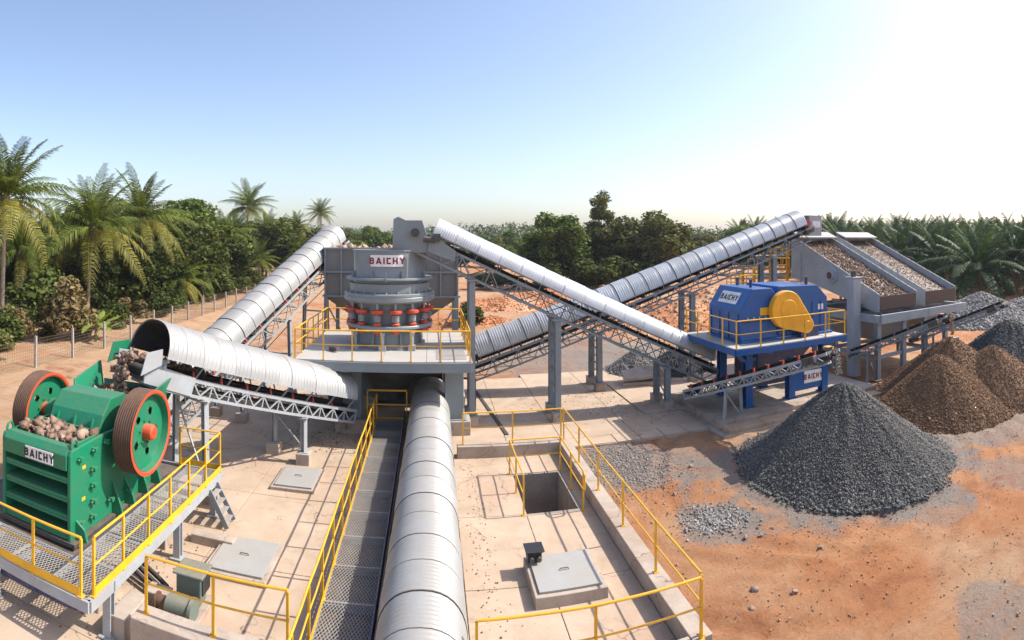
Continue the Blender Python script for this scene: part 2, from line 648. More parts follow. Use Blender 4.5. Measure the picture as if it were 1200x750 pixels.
# ---------------------------------------------------------------- paved yard
def panel(parent, x0, x1, y0, y1, top=0.0, th=.22, g=.008, name='slab_panel', m=None):
    mb = MB().bx(x0 + g, x1 - g, y0 + g, y1 - g, top - th, top + R.uniform(-.004, .004))
    return mb.build(name, m or conc, parent, smooth=0, bevel=.012)


def pave(parent, x0, x1, y0, y1, nx_, ny_, top=0.0):
    for i in range(nx_):
        for j in range(ny_):
            panel(parent, x0 + (x1 - x0) * i / nx_, x0 + (x1 - x0) * (i + 1) / nx_, y0 + (y1 - y0) * j / ny_, y0 + (y1 - y0) * (j + 1) / ny_, top)


HX0, HX1, HY0, HY1 = 2.6, 4.05, 14.9, 17.4
yard = MB()
yard.bx(-11.19, .71, 5.01, 29.59, -.5, -.03)
yard.bx(.73, 2.55, 8.71, 29.59, -.5, -.03).bx(2.57, 4.84, 17.45, 29.59, -.5, -.03).bx(2.57, 4.84, 8.71, 14.85, -.5, -.03).bx(4.1, 4.84, 14.87, 17.43, -.5, -.03)
yard.bx(4.86, 10.59, 19.36, 30.29, -.5, -.03)
yard.bx(10.61, 19.79, 18.21, 30.79, -.5, -.03)
yo = struct(yard.build('concrete_yard', conc2, smooth=0))
pave(yo, -11.2, -2.2, 5.0, 29.6, 3, 7)
pave(yo, -2.2, .72, 5.0, 29.6, 1, 7)
pave(yo, .72, 4.45, 8.7, HY0, 2, 2)
panel(yo, .72, HX0, HY0, HY1)
panel(yo, HX1, 4.45, HY0, HY1)
pave(yo, .72, 4.45, HY1, 19.0, 2, 1)
pave(yo, .72, 4.85, 19.0, 29.6, 2, 3)
pave(yo, 4.85, 10.6, 20.2, 30.3, 2, 3)
for i in range(6):
    panel(yo, 4.87 + i * .955, 4.87 + (i + 1) * .955, 19.36 + R.uniform(-.04, .03), 20.2, .004, .2, .014, 'edge_block', conc)
pave(yo, 10.6, 19.8, 22, 30.8, 3, 2)

# open inspection shaft sunk in the floor
sh = MB()
sh.bx(HX0 - .12, HX0, HY0 - .12, HY1 + .12, -2.6, -.001).bx(HX1, HX1 + .12, HY0 - .12, HY1 + .12, -2.6, -.001)
sh.bx(HX0 + .001, HX1 - .001, HY0 - .12, HY0, -2.6, -.001).bx(HX0 + .001, HX1 - .001, HY1, HY1 + .12, -2.6, -.001)
sh.bx(HX0 - .1, HX1 + .1, HY0 - .1, HY1 + .1, -2.75, -2.601)
tag(sh.build('inspection_shaft', pitc, smooth=0), 'open square concrete shaft inside the small yellow guard rail', 'shaft')

# low retaining walls round the sunken floor
def wall(name, label, boxes, m=conc2):
    mb = MB()
    for b in boxes:
        mb.bx(*b)
    return tag(mb.build(name, m, smooth=0, bevel=.015), label, 'wall')


wall('low_concrete_wall', 'long low concrete wall between the sunken floor and the red dirt', [(4.46, 4.86, 8.72, 19.3, -.3, .40)])
wall('low_concrete_wall', 'low concrete kerb wall across the far end of the sunken floor', [(.9, 4.455, 18.9, 19.3, -.2, .40)])
wall('low_concrete_wall', 'low concrete wall under the nearest yellow railing, right of the round conveyor', [(.72, 4.455, 8.55, 8.9, -.3, .38)])
wall('low_concrete_wall', 'concrete wall under the yellow railing beside the green pump', [(-5.15, -2.25, 8.55, 9.0, -.3, .70)])

# raised base of the blue crusher
bs = struct(MB().bx(10.9, 19.7, 19.0, 24.5, -.2, .28).build('machine_base', conc2, smooth=0, bevel=.02))
for i in range(5):
    MB().bx(10.95 + i * 1.7, 10.95 + (i + 1) * 1.7 - .02, 18.35, 18.98, -.15, .12 + R.uniform(-.01, .01)).build('step_block', conc, bs, 0, .015)
struct(MB().bx(8.9, 10.8, 22.0, 30.0, .004, .05).build('side_path', conc, smooth=0, bevel=.01))


def footing(parent, x, y, h=.38, wd=.5, z0=0.0):
    return MB().bx(x - wd / 2, x + wd / 2, y - wd / 2, y + wd / 2, z0 - .05, z0 + h).build('footing', conc2, parent, 0, .02)


# ---------------------------------------------------------------- railings
def railing(pts, h=1.1, step=1.1, parent=None, label=None, group=None, r=.024, toe=0.0, mid=(.52,), m=None, name='guard_railing', round_end=False, posts=None):
    """pts: base polyline; top and middle rails, one post object each, optional toe board"""
    m = m or yellow
    pts = [Vector(p) for p in pts]
    rails = MB()
    top = [p + Z * h for p in pts]
    if round_end:
        e = (top[-1] - top[-2]).normalized()
        top = top + [top[-1] + e * .12 - Z * .06, top[-1] + e * .17 - Z * .2, top[-1] + e * .12 - Z * (h * .42), top[-1] - Z * (h * .48)]
    def bent(a, b, rr):
        k_ = max(1, round((b - a).length / (step * .5)))
        ps = [a + (b - a) * (i / k_) + (V(R.uniform(-1, 1), R.uniform(-1, 1), R.uniform(-1, 1)) * .007 if 0 < i < k_ else V(0, 0, 0)) for i in range(k_ + 1)]
        rails.path(ps, rr, 8)
    for a, b in zip(top[:-1], top[1:]):
        bent(a, b, r)
    for q in mid:
        for a, b in zip(pts[:-1], pts[1:]):
            bent(a + Z * h * q, b + Z * h * q, r * .75)
    if parent is None:
        o = rails.build(name, m)
        tag(o, label, 'railing', group)
    else:
        o = rails.build(name, m, parent)
    seen = []
    for a, b in zip(pts[:-1], pts[1:]):
        k = max(1, round((b - a).length / step))
        for i in range(k + 1):
            p = a + (b - a) * (i / k)
            if any((p - q).length < .05 for q in seen):
                continue
            seen.append(p)
            mb = MB().beam(p - Z * .0, p + Z * (h - r), .045, .045, (b - a)).box(p + Z * .008, (.11, .11, .016))
            mb.build('post', m, o)
        if toe:
            d = (b - a).normalized()
            n_ = d.cross(Z)
            MB().beam(a + Z * (toe / 2 + .01) + n_ * .03, b + Z * (toe / 2 + .01) + n_ * .03, .008, toe).build('toe_board', m, o)
    return o


railing([(.72, 8.72, .38), (4.62, 8.72, .38)], 1.1, 2.0, label='yellow railing nearest the viewpoint, right of the round conveyor cover')
railing([(4.66, 8.80, .40), (4.66, 19.1, .40)], 1.1, 2.05, label='long yellow railing on the low wall beside the red dirt')
railing([(1.1, 19.1, .40), (4.56, 19.1, .40)], 1.1, 1.75, label='yellow railing on the kerb wall at the far end of the sunken floor')
railing([(2.5, 14.82, 0), (2.5, 17.52, 0), (4.16, 17.52, 0), (4.16, 14.75, 0)], 1.08, 1.35, label='small yellow railing standing round three sides of the open shaft', round_end=True)
railing([(-4.95, 8.78, .70), (-2.32, 8.78, .70)], 1.05, 1.3, label='short yellow railing on the concrete wall in front of the green pump')

# ---------------------------------------------------------------- hatches and small yard things
def hatch(x0, x1, y0, y1, h, label):
    t = thing('access_hatch', label, 'hatch', ((x0 + x1) / 2, (y0 + y1) / 2, 0))
    MB().bx(x0 - .1, x1 + .1, y0 - .1, y1 + .1, -.02, h).build('kerb', conc2, t, 0, .015)
    lid = MB().bx(x0, x1, y0, y1, h + .004, h + .05).build('lid', lid_m, t, 0, .008)
    cx, cy = (x0 + x1) / 2, (y0 + y1) / 2
    a = [V(cx - .1, cy, h + .05), V(cx - .09, cy, h + .09), V(cx + .09, cy, h + .09), V(cx + .1, cy, h + .05)]
    MB().path(a, .012, 6).build('handle', dgrey, lid)
    return t


lid_m = paint('grey_hatch_lid_paint', (.30, .315, .31), .55, 0, .35, (.42, .34, .26), scale=1.6, bumps=.08)
hatch(2.2, 3.55, 11.1, 12.4, .24, 'square grey hatch on a concrete kerb with a black box at its corner')
hatch(-4.65, -3.5, 16.0, 17.4, .10, 'grey floor hatch in the left yard nearer the tall grey machine')
hatch(-4.9, -3.6, 11.45, 12.85, .12, 'grey floor hatch in the left yard beside the green pump')

t = thing('floodlight_box', 'small black box with a flared hood on the corner of the right hatch', 'box', (2.28, 12.25, .29))
MB().prism([(2.14, 12.12, .30), (2.46, 12.12, .30), (2.46, 12.42, .30), (2.14, 12.42, .30)], (0, 0, .22)).build('body', ink_black, t, 0, .02)
hd = MB()
hd.add([(2.08, 12.05, .56), (2.52, 12.05, .56), (2.52, 12.48, .56), (2.08, 12.48, .56), (2.13, 12.11, .5), (2.47, 12.11, .5), (2.47, 12.43, .5), (2.13, 12.43, .5)],
       [(0, 1, 2, 3), (7, 6, 5, 4), (0, 4, 5, 1), (1, 5, 6, 2), (2, 6, 7, 3), (3, 7, 4, 0)])
hd.build('hood', ink_black, t, 0, .01)
for x in (2.22, 2.38):
    MB().tube((x, 12.12, .40), (x, 12.02, .40), .05, 12).build('gland', dgrey, t)

# pump set behind the short wall
t = thing('pump_unit', 'grey-green pump with a square hooded motor beside the left wall railing', 'pump', (-4.75, 10.1, 0))
MB().bx(-5.15, -4.35, 9.55, 10.65, 0, .10).build('base_plate', conc2, t, 0, .01)
MB().bx(-5.0, -4.45, 10.1, 10.55, .32, .72).bx(-5.06, -4.39, 10.04, 10.61, .72, .77).build('motor_hood', pump_green, t, 0, .03)
mb = MB()
for k in range(7):
    mb.bx(-4.446, -4.41, 10.14 + k * .055, 10.165 + k * .055, .36, .68)
mb.build('cooling_fins', dgrey, t, 0)
MB().tube((-5.0, 9.75, .30), (-4.5, 9.75, .30), .2, 20).tube((-4.5, 9.75, .30), (-4.43, 9.75, .30), .24, 20).build('pump_casing', pump_green, t)
MB().tube((-5.22, 9.75, .30), (-5.0, 9.75, .30), .12, 16).tube((-5.26, 9.75, .30), (-5.22, 9.75, .30), .16, 16).build('inlet_flange', rust, t)
MB().bx(-4.95, -4.5, 10.15, 10.5, .1, .32).build('pedestal', pump_green, t, 0, .02)

# dark cable duct across the far yard
mb = MB().beam((2.9, 21.0, .02), (2.2, 27.2, .02), .14, .035)
tag(mb.build('cable_cover', rubber, smooth=0), 'dark rubber cable strip lying across the far concrete yard', 'cable strip')
t = thing('concrete_offcut', 'broken pale concrete slab tilted on the yard edge before the small pile', 'slab', site(755, 29.0, 0))
o = site(755, 29.0, 0)
MB().prism([o + V(-1.3, -.5, .25), o + V(.9, -.75, .35), o + V(1.3, .3, .55), o + V(.2, .7, .6), o + V(-1.1, .5, .45)], (0, 0, .14)).build('slab', conc2, t, 0, .02)
MB().prism([o + V(-1.5, -.7, .0), o + V(.2, -.9, .0), o + V(.5, .2, .02), o + V(-.9, .4, .0)], (0.05, 0, .2)).build('slab', conc2, t, 0, .02)

# ---------------------------------------------------------------- lettering
def letters(text, size, thick, depth, stretch=1.0):
    """heavy block capitals from straight strokes; returns verts, faces centred on the origin"""
    glyph = {
        'B': ([(0, 0, 0, 1), (0, .12, .52, .12), (0, .53, .52, .53), (0, .88, .50, .88), (.56, .18, .56, .46), (.54, .60, .54, .82)], .70),
        'A': ([(.0, 0, .36, 1), (.72, 0, .36, 1), (.16, .28, .58, .28)], .84),
        'I': ([(0, 0, 0, 1)], .14),
        'C': ([(0, .12, 0, .88), (0, .12, .46, .12), (0, .88, .46, .88)], .58),
        'H': ([(0, 0, 0, 1), (.56, 0, .56, 1), (0, .5, .56, .5)], .68),
        'Y': ([(0, 1, .34, .44), (.68, 1, .34, .44), (.34, 0, .34, .5)], .78)}
    total = sum(glyph[c][1] + .36 for c in text) - .36
    mb = MB()
    x0 = -total / 2
    k = 0
    for c in text:
        for (xa, ya, xb, yb) in glyph[c][0]:
            k += 1
            hs = .12
            if ya == yb:
                pts = [(xa - hs, ya - hs), (xb + hs * .6, ya - hs), (xb + hs * .6, ya + hs), (xa - hs, ya + hs)]
            else:
                pts = [(xa - hs, ya), (xa + hs, ya), (xb + hs, yb), (xb - hs, yb)]
            sx = size * .72
            d_ = depth * (1 + .12 * (k % 5))
            mb.prism([V((x0 + .12 + p[0]) * sx * stretch, (p[1] - .5) * sx, 0) for p in pts], (0, 0, d_))
        x0 += glyph[c][1] + .36
    # extra cuts along long strokes so that curved plates can carry them
    return [Vector(v) for v in mb.v], mb.f


def sign(parent, c, xdir, ydir, wd, ht, ink, size, text='BAICHY', stretch=1.0):
    c, xd, yd = Vector(c), Vector(xdir).normalized(), Vector(ydir).normalized()
    n_ = xd.cross(yd)
    p = MB().box(c, (wd, ht, .016), (xd, yd, n_)).build('sign_plate', white, parent, 0, .004)
    vs, fs = letters(text, size, size * .035, .004, stretch)
    mb = MB().add([c + n_ * .013 + xd * v.x + yd * v.y + n_ * v.z for v in vs], fs)
    mb.build('lettering', ink, p, 0)
    return p


# ---------------------------------------------------------------- conveyors
def conveyor(name, label, tail, head, wd=.9, cover=None, depth=.5, legs=(), gap=.3, frame=None, idle=None, idle_step=1.2, group=None, bay=.62, head_over=.0, legw=.16, truss_from=0.0, leg_foot=.38, lattice=1.9):
    frame = frame or grey
    idle = idle or dgrey
    T, Hd = Vector(tail), Vector(head)
    L = (Hd - T).length
    d = (Hd - T).normalized()
    sd = d.cross(Z).normalized()
    up = sd.cross(d)
    t = thing(name, label, 'conveyor', (T.x, T.y, 0), group)

    def P(s, u, v):
        return T + d * s + sd * u + up * v
    # belt: troughed carrying run plus return run, closed round the drums
    hw = wd / 2
    mb = MB()
    prof = [(-hw, .13), (-hw * .45, .0), (hw * .45, .0), (hw, .13)]
    for (ua, va), (ub, vb) in zip(prof[:-1], prof[1:]):
        a0, a1, b0, b1 = P(.15, ua, va), P(.15, ub, vb), P(L - .15, ua, va), P(L - .15, ub, vb)
        dn = up * -.018
        mb.add([a0, a1, b1, b0, a0 + dn, a1 + dn, b1 + dn, b0 + dn], [(0, 1, 2, 3), (7, 6, 5, 4), (0, 4, 5, 1), (2, 6, 7, 3)])
    mb.beam(P(.15, 0, -.30), P(L - .15, 0, -.30), wd * .96, .016, up)
    mb.build('belt', rubber, t)
    for s_, nm in ((0.12, 'tail_drum'), (L - .12, 'head_drum')):
        MB().tube(P(s_, -hw - .06, -.15), P(s_, hw + .06, -.15), .155, 20).tube(P(s_, -hw - .16, -.15), P(s_, hw + .16, -.15), .04, 10).build(nm, rubber if nm == 'head_drum' else dgrey, t)
    # side trusses
    uo = hw + .13
    for sg in (-1, 1):
        mb = MB()
        mb.beam(P(0, sg * uo, -.06), P(L, sg * uo, -.06), .06, .11, up)
        s0 = truss_from
        mb.beam(P(s0, sg * uo, -.06 - depth), P(L - .5, sg * uo, -.06 - depth), .06, .08, up)
        k = max(2, round((L - .5 - s0) / bay))
        st = (L - .5 - s0) / k
        for i in range(k):
            a, b = s0 + i * st, s0 + (i + 1) * st
            if i % 2:
                a, b = b, a
            mb.beam(P(a, sg * uo, -.10), P(b, sg * uo, -.02 - depth), .036, .036, up)
            if i % 2 == 0:
                mb.beam(P(s0 + i * st, sg * uo, -.10), P(s0 + i * st, sg * uo, -.02 - depth), .04, .04, d)
        mb.build('side_truss', frame, t)
    mb = MB()
    k = max(2, round((L - .5) / (bay * 2)))
    for i in range(k + 1):
        s_ = (L - .5) * i / k
        mb.beam(P(s_, -uo, -.09 - depth), P(s_, uo, -.09 - depth), .05, .05, up)
        if i < k:
            mb.beam(P(s_, -uo, -.11 - depth), P(s_ + (L - .5) / k, uo, -.11 - depth), .03, .03, up)
    mb.build('cross_bracing', frame, t)
    # idlers: brackets and three rollers, one object each
    k = max(2, int(L / idle_step))
    for i in range(k):
        s_ = .5 + (L - 1.0) * i / (k - 1)
        mb = MB().mat(0)
        for sg in (-1, 1):
            mb.beam(P(s_, sg * uo, -.02), P(s_, sg * (hw + .06), .16), .05, .07, d)
        mb.beam(P(s_, -uo, -.045), P(s_, uo, -.045), .06, .03, up)
        mb.mat(1)
        mb.tube(P(s_, -hw * .42, -.065), P(s_, hw * .42, -.065), .04, 8)
        for sg in (-1, 1):
            mb.tube(P(s_, sg * hw * .48, -.055), P(s_, sg * (hw + .03), .07), .04, 8)
        mb.build('idler', [idle, dgrey], t)
    # drive guard / motor on the head
    MB().beam(P(L - .9, uo + .22, -.12), P(L - .35, uo + .22, -.12), .26, .26, up).tube(P(L - .62, uo + .05, -.12), P(L - .62, uo + .4, -.12), .09, 12).build('drive_motor', dgrey, t, 0, .02)
    # cover
    if cover:
        cr, ch, s0, s1, seg, pitch, cm = (cover[k_] for k_ in ('r', 'h', 's0', 's1', 'seg', 'pitch', 'm'))
        strap_w = cover.get('strap', .02)
        rs_k = 1.0 if strap_w > .03 else .75
        npan = max(1, round((s1 - s0) / seg))
        sl_ = (s1 - s0) / npan
        amp = cover.get('amp', .012)
        NA = 18
        for i in range(npan):
            a = s0 + i * sl_
            mb = MB()
            nc = max(6, int(sl_ / pitch) * 4)
            off = .008 * (i % 2) + R.uniform(-.006, .006)
            dent = [(R.uniform(.2, .8), R.uniform(.15, .85), R.uniform(-.012, .012)) for _ in range(2)]
            vs = []
            for j in range(nc + 1):
                s_ = sl_ * j / nc
                rr = amp * math.sin(2 * math.pi * s_ / pitch) + off
                for q in range(NA + 1):
                    an = math.pi * q / NA
                    dd = sum(am * math.exp(-((s_ / sl_ - f1) ** 2 + (q / NA - f2) ** 2) * 18) for f1, f2, am in dent)
                    cu = math.cos(an)
                    cu = math.copysign(abs(cu) ** .85, cu)
                    vs.append(P(a + .004 + (sl_ - .008) * j / nc, (cr + rr + dd) * cu, gap + (ch + rr + dd) * math.sin(an) ** .9))
            fs = []
            for j in range(nc):
                for q in range(NA):
                    x = j * (NA + 1) + q
                    fs.append((x, x + NA + 1, x + NA + 2, x + 1))
            mb.add(vs, fs)
            po = mb.build('cover_panel', cm, t, smooth=80)
            # joint strap as a raised band
            mb = MB()
            vs, fs = [], []
            for j, (sa, ro) in enumerate(((a - strap_w / 2, .006), (a - strap_w / 2, .024), (a + strap_w / 2, .024), (a + strap_w / 2, .006))):
                for q in range(NA + 1):
                    an = math.pi * q / NA
                    cu = math.cos(an)
                    cu = math.copysign(abs(cu) ** .85, cu)
                    vs.append(P(sa, (cr + ro * rs_k) * cu, gap + (ch + ro * rs_k) * math.sin(an) ** .9))
            for j in range(3):
                for q in range(NA):
                    x = j * (NA + 1) + q
                    fs.append((x, x + NA + 1, x + NA + 2, x + 1))
            mb.add(vs, fs).build('joint_strap', cover.get('sm', dgrey), po, smooth=50)
        # stub posts that carry the cover
        k = max(2, round((s1 - s0) / (seg * (1 if seg > .9 else 2))))
        for i in range(k + 1):
            s_ = s0 + .1 + (s1 - s0 - .2) * i / k
            for sg in (-1, 1):
                MB().beam(P(s_, sg * uo, -.02), P(s_, sg * (cr - .01), gap + .06), .05, .02, d).build('cover_stay', cover.get('stay', frame), t)
        for sg in (-1, 1):
            MB().beam(P(s0, sg * (cr - .005), gap + .02), P(s1, sg * (cr - .005), gap + .02), .03, .05, up).build('cover_rail', cover.get('rail', frame), t)
    # trestles
    for lg in legs:
        s_, spread = lg[0], lg[1]
        z0 = lg[2] if len(lg) > 2 else 0.0
        twin = lg[3] if len(lg) > 3 else 0.0
        tops = []
        for sg in (-1, 1):
            p = P(s_, sg * uo, -.10 - depth)
            b = Vector((p.x, p.y, z0)) + Vector((sd.x, sd.y, 0)).normalized() * (sg * spread)
            mb = MB()
            if twin:
                hd_ = Vector((d.x, d.y, 0)).normalized()
                for k_ in (-1, 1):
                    mb.beam(b + hd_ * twin * k_ / 2 + Z * leg_foot, p + hd_ * twin * k_ / 2, legw * .62, legw * .8, sd)
                n_ = max(3, int((p.z - z0) / .55))
                for i in range(n_):
                    q0 = b + Z * leg_foot + (p - b - Z * leg_foot) * (i / n_)
                    q1 = b + Z * leg_foot + (p - b - Z * leg_foot) * ((i + 1) / n_)
                    mb.beam(q0 + hd_ * twin / 2 * (-1) ** i, q1 - hd_ * twin / 2 * (-1) ** i, .03, .03, sd)
            else:
                mb.ibeam(b + Z * leg_foot, p, legw, legw, sd, .03)
            mb.box(p + Z * -.02, (legw * 1.8 + twin, legw * 1.8, .04))
            mb.box(b + Z * (leg_foot + .012), (legw * 1.9 + twin, legw * 1.9, .024))
            mb.build('leg', frame, t, 0)
            footing(t, b.x, b.y, leg_foot, .46 + twin, z0)
            tops.append((b + Z * leg_foot, p))
        mb = MB()
        (b0, p0), (b1, p1) = tops
        ln = (p0 - b0).length
        n_ = max(1, round(ln / lattice))
        for i in range(n_):
            f0, f1 = .06 + .9 * i / n_, .06 + .9 * (i + 1) / n_
            mb.beam(b0.lerp(p0, f1), b1.lerp(p1, f1), .06, .06, d)
            mb.beam(b0.lerp(p0, f0 + .02), b1.lerp(p1, f1 - .03), .045, .045, d)
        mb.build('brace', frame, t)
    return t, P, L


def rock_pts(rs, n, fn, s0, s1):
    """n irregular stones placed by fn(i) -> xyz; returns verts, tris, tone"""
    base = np.array([(1, 0, 0), (-1, 0, 0), (0, 1, 0), (0, -1, 0), (0, 0, 1), (0, 0, -1)], dtype=np.float64)
    tri = np.array([(0, 2, 4), (2, 1, 4), (1, 3, 4), (3, 0, 4), (2, 0, 5), (1, 2, 5), (3, 1, 5), (0, 3, 5)])
    pos = np.array([fn(i) for i in range(n)])
    v = base[None] * rs.uniform(.55, 1.25, (n, 6, 1)) + rs.uniform(-.28, .28, (n, 6, 3))
    q = rs.normal(size=(n, 4))
    q /= np.linalg.norm(q, axis=1)[:, None]
    a, b, c, d_ = q.T
    M = np.stack([1 - 2 * (c * c + d_ * d_), 2 * (b * c - d_ * a), 2 * (b * d_ + c * a), 2 * (b * c + d_ * a), 1 - 2 * (b * b + d_ * d_), 2 * (c * d_ - b * a), 2 * (b * d_ - c * a), 2 * (c * d_ + b * a), 1 - 2 * (b * b + c * c)], -1).reshape(n, 3, 3)
    v = np.einsum('nij,nkj->nki', M, v)
    sz = rs.uniform(s0, s1, n) * rs.uniform(.6, 1.1, n)
    v = v * sz[:, None, None] + pos[:, None, :]
    f = (tri[None] + (np.arange(n) * 6)[:, None, None]).reshape(-1, 3)
    tone = np.repeat(np.clip(rs.normal(.48, .2, n), 0, 1), 6)
    return v.reshape(-1, 3), f, tone


def rocks(name, n, fn, s0, s1, m, parent=None, seed=1):
    rs = np.random.RandomState(seed)
    v, f, tn = rock_pts(rs, n, fn, s0, s1)
    c = v.mean(0)
    o = link(name, np_mesh(name, v - c, f, m, tn), parent, c)
    return o

# ---------------------------------------------------------------- jaw crusher platform
PZ = 1.1
t = thing('crusher_platform', 'grey steel platform with mesh floor under the green crusher', 'platform', (-7.8, 11, 0))
px0, px1, py0, py1 = -10.4, -5.66, 8.0, 14.25
mb = MB()
for a, b in (((px0, py0), (px1, py0)), ((px1, py0), (px1, py1)), ((px1, py1), (px0, py1)), ((px0, py1), (px0, py0))):
    mb.beam((*a, PZ - .11), (*b, PZ - .11), .09, .2)
for yv in (9.0, 10.3, 11.6, 12.9):
    mb.beam((-6.72, yv, PZ - .12), (px1, yv, PZ - .12), .07, .14)
for xv in (-9.6, -8.6, -7.6):
    mb.beam((xv, py0, PZ - .12), (xv, 8.95, PZ - .12), .07, .14)
mb.beam((-6.72, py0, PZ - .12), (-6.72, py1, PZ - .12), .08, .16).beam((px0, 8.97, PZ - .12), (-6.72, 8.97, PZ - .12), .08, .16)
mb.build('deck_frame', lgrey, t, 0)


def mesh_panel(parent, x0, x1, y0, y1, z, m, sp=.075, fl=.009):
    """expanded-metal panel: crossing strands in a flat border"""
    mb = MB()
    wx, wy = x1 - x0, y1 - y0
    cx, cy = (x0 + x1) / 2, (y0 + y1) / 2
    for sg in (-1, 1):
        k = int((wx * .5 + wy) / sp)
        for i in range(-k, k + 1):
            # line x = c + sg*.5*y clipped to the panel
            c = i * sp
            pts = []
            for yy in (-wy / 2, wy / 2):
                xx = c + sg * .5 * yy
                pts.append([xx, yy])
            (xa, ya), (xb, yb) = pts
            for lo, sgn in ((-wx / 2, 1), (wx / 2, -1)):
                fa, fb = (xa - lo) * sgn, (xb - lo) * sgn
                if fa < 0 and fb < 0:
                    xa = None
                    break
                if fa < 0:
                    q = fa / (fa - fb)
                    xa, ya = xa + (xb - xa) * q, ya + (yb - ya) * q
                elif fb < 0:
                    q = fb / (fb - fa)
                    xb, yb = xb + (xa - xb) * q, yb + (ya - yb) * q
            if xa is None or math.hypot(xa - xb, ya - yb) < .02:
                continue
            mb.beam((cx + xa, cy + ya, z - .01 + sg * .004), (cx + xb, cy + yb, z - .01 + sg * .004), fl, .012)
    for a, b in (((x0, y0), (x1, y0)), ((x0, y1), (x1, y1)), ((x0, y0), (x0, y1)), ((x1, y0), (x1, y1))):
        mb.beam((*a, z - .012), (*b, z - .012), .025, .03)
    return mb.build('mesh_panel', m, parent, 0)


gratem = paint('worn_grating_steel', (.36, .365, .365), .5, .2, .3, scale=4)
for k in range(6):
    mesh_panel(t, -6.66, -5.72, 8.02 + k * 1.03, 8.02 + (k + 1) * 1.03 - .03, PZ, gratem)
for k in range(3):
    mesh_panel(t, -9.75 + k * 1.03, -9.75 + (k + 1) * 1.03 - .04, 8.04, 8.94, PZ, gratem)
MB().bx(-10.3, -6.75, 8.98, 14.2, PZ - .1, PZ - .06).build('floor_plate', dgrey, t, 0)
for x, y in ((-5.74, 8.75), (-5.74, 11.7), (-5.74, 13.9), (-8.2, 8.2), (-10.2, 8.2)):
    MB().ibeam((x, y, .02), (x, y, PZ - .21), .17, .17, (0, 1, 0), .03).box((x, y, .03), (.3, .3, .03)).build('leg', lgrey, t, 0)
railing([(px0, py0 + .02, PZ), (-5.86, py0 + .02, PZ)], 1.05, 1.1, t, toe=.16)
railing([(px1 - .02, py0 + .16, PZ), (px1 - .02, py1 - .05, PZ), (-6.9, py1 - .05, PZ)], 1.05, 1.05, t, toe=.16)
MB().beam((px0, 8.28, .68), (-6.25, 8.5, .68), .25, .36).build('underslung_beam', navy, t, 0)
# stair flight at the far corner
for sg in (0, .5):
    MB().beam((-5.62, 13.3 + sg, .95), (-5.12, 13.3 + sg, .05), .04, .13).build('stringer', grey, t, 0)
for k in range(4):
    MB().box((-5.54 + k * .11, 13.55, .80 - k * .21), (.16, .45, .03)).build('tread', gratem, t, 0)

for i, (x, y, sx, sy, h, lb) in enumerate((
        (-6.6, 9.6, .7, .9, .95, 'square concrete pier under the front corner of the green crusher'),
        (-6.5, 12.3, .7, .9, .95, 'concrete pier under the far side of the green crusher platform'),
        (-8.6, 9.6, .8, .9, .95, 'concrete pier under the sign side of the green crusher'),
        (-5.35, 10.0, .5, .35, .35, 'low concrete block on the yard between the pump and the platform'),
        (-5.2, 12.6, 1.1, .3, .22, 'long low concrete kerb block beside the platform stair'),
        (-5.6, 9.2, .4, .9, .4, 'concrete block at the foot of the nearest platform leg'))):
    tag(MB().bx(x - sx / 2, x + sx / 2, y - sy / 2, y + sy / 2, -.05, h).build('concrete_pier', conc2, smooth=0, bevel=.02), lb, 'concrete block')
# ribbed hose running out from under the platform
pts = [V(-7.0, 10.9, .35), V(-6.2, 10.75, .3), V(-5.6, 10.5, .22), V(-5.25, 10.2, .3)]
mb = MB()
for k in range(3):
    mb.path([p + V(0, -.14 * k, -.03 * k) for p in pts], .05, 8)
tag(mb.build('hose_bundle', rubber), 'dark ribbed hoses running from the platform to the pump', 'hoses')

# ---------------------------------------------------------------- jaw crusher
JX0, JX1, JY0 = -8.92, -6.95, 9.15
JB, JT = 1.2, 3.08
t = thing('jaw_crusher', 'green jaw crusher with two large flywheels and a black-lettered sign', 'crusher', (-7.9, 11.2, PZ))
mb = MB()
for x in (JX0, JX1 - .09):
    mb.prism([(x, JY0, JB), (x, 13.0, JB), (x, 13.2, 1.7), (x, 13.0, 2.7), (x, 12.2, 3.05), (x, 10.4, 3.1), (x, JY0 + .05, JT), (x, JY0, JT - .1)], (.09, 0, 0))
body = mb.build('side_plate', green, t, 0, .02)
mb = MB()
mb.bx(JX0 + .1, JX1 - .1, 9.75, 9.83, JB, 2.9)          # back of the shelves
mb.bx(JX0 + .1, JX1 - .1, 10.35, 13.0, JB, 2.75)        # crushing chamber block
mb.build('chamber', green, t, 0, .015)
for k, zz in enumerate((1.28, 1.66, 2.05, 2.44)):
    MB().bx(JX0 + .1, JX1 - .1, JY0 + .02, 9.74, zz, zz + .07).bx(JX0 + .1, JX1 - .1, JY0 + .02, JY0 + .06, zz - .06, zz - .002).build('front_rib', green, t, 0, .01)
mb = MB().prism([(JX0 + .095, JY0 - .03, 2.66), (JX0 + .095, JY0 - .03, 2.98), (JX0 + .095, JY0 + .1, 3.12), (JX0 + .095, JY0 + .28, 3.12), (JX0 + .095, JY0 + .28, 2.66)], (JX1 - JX0 - .19, 0, 0))
fb = mb.build('front_beam', green, t, 0, .015)
sign(fb, (-7.78, JY0 - .042, 2.83), (1, 0, 0), (0, 0, 1), .78, .26, ink_black, .24, stretch=.86)
# basin of rock on top
MB().bx(JX0 + .1, JX1 - .1, 10.28, 10.34, 2.75, 3.18).bx(JX0 + .1, JX0 + .16, 9.45, 10.27, 2.7, 3.12).bx(JX1 - .16, JX1 - .1, 9.45, 10.27, 2.7, 3.12).build('basin_plate', green, t, 0, .008)
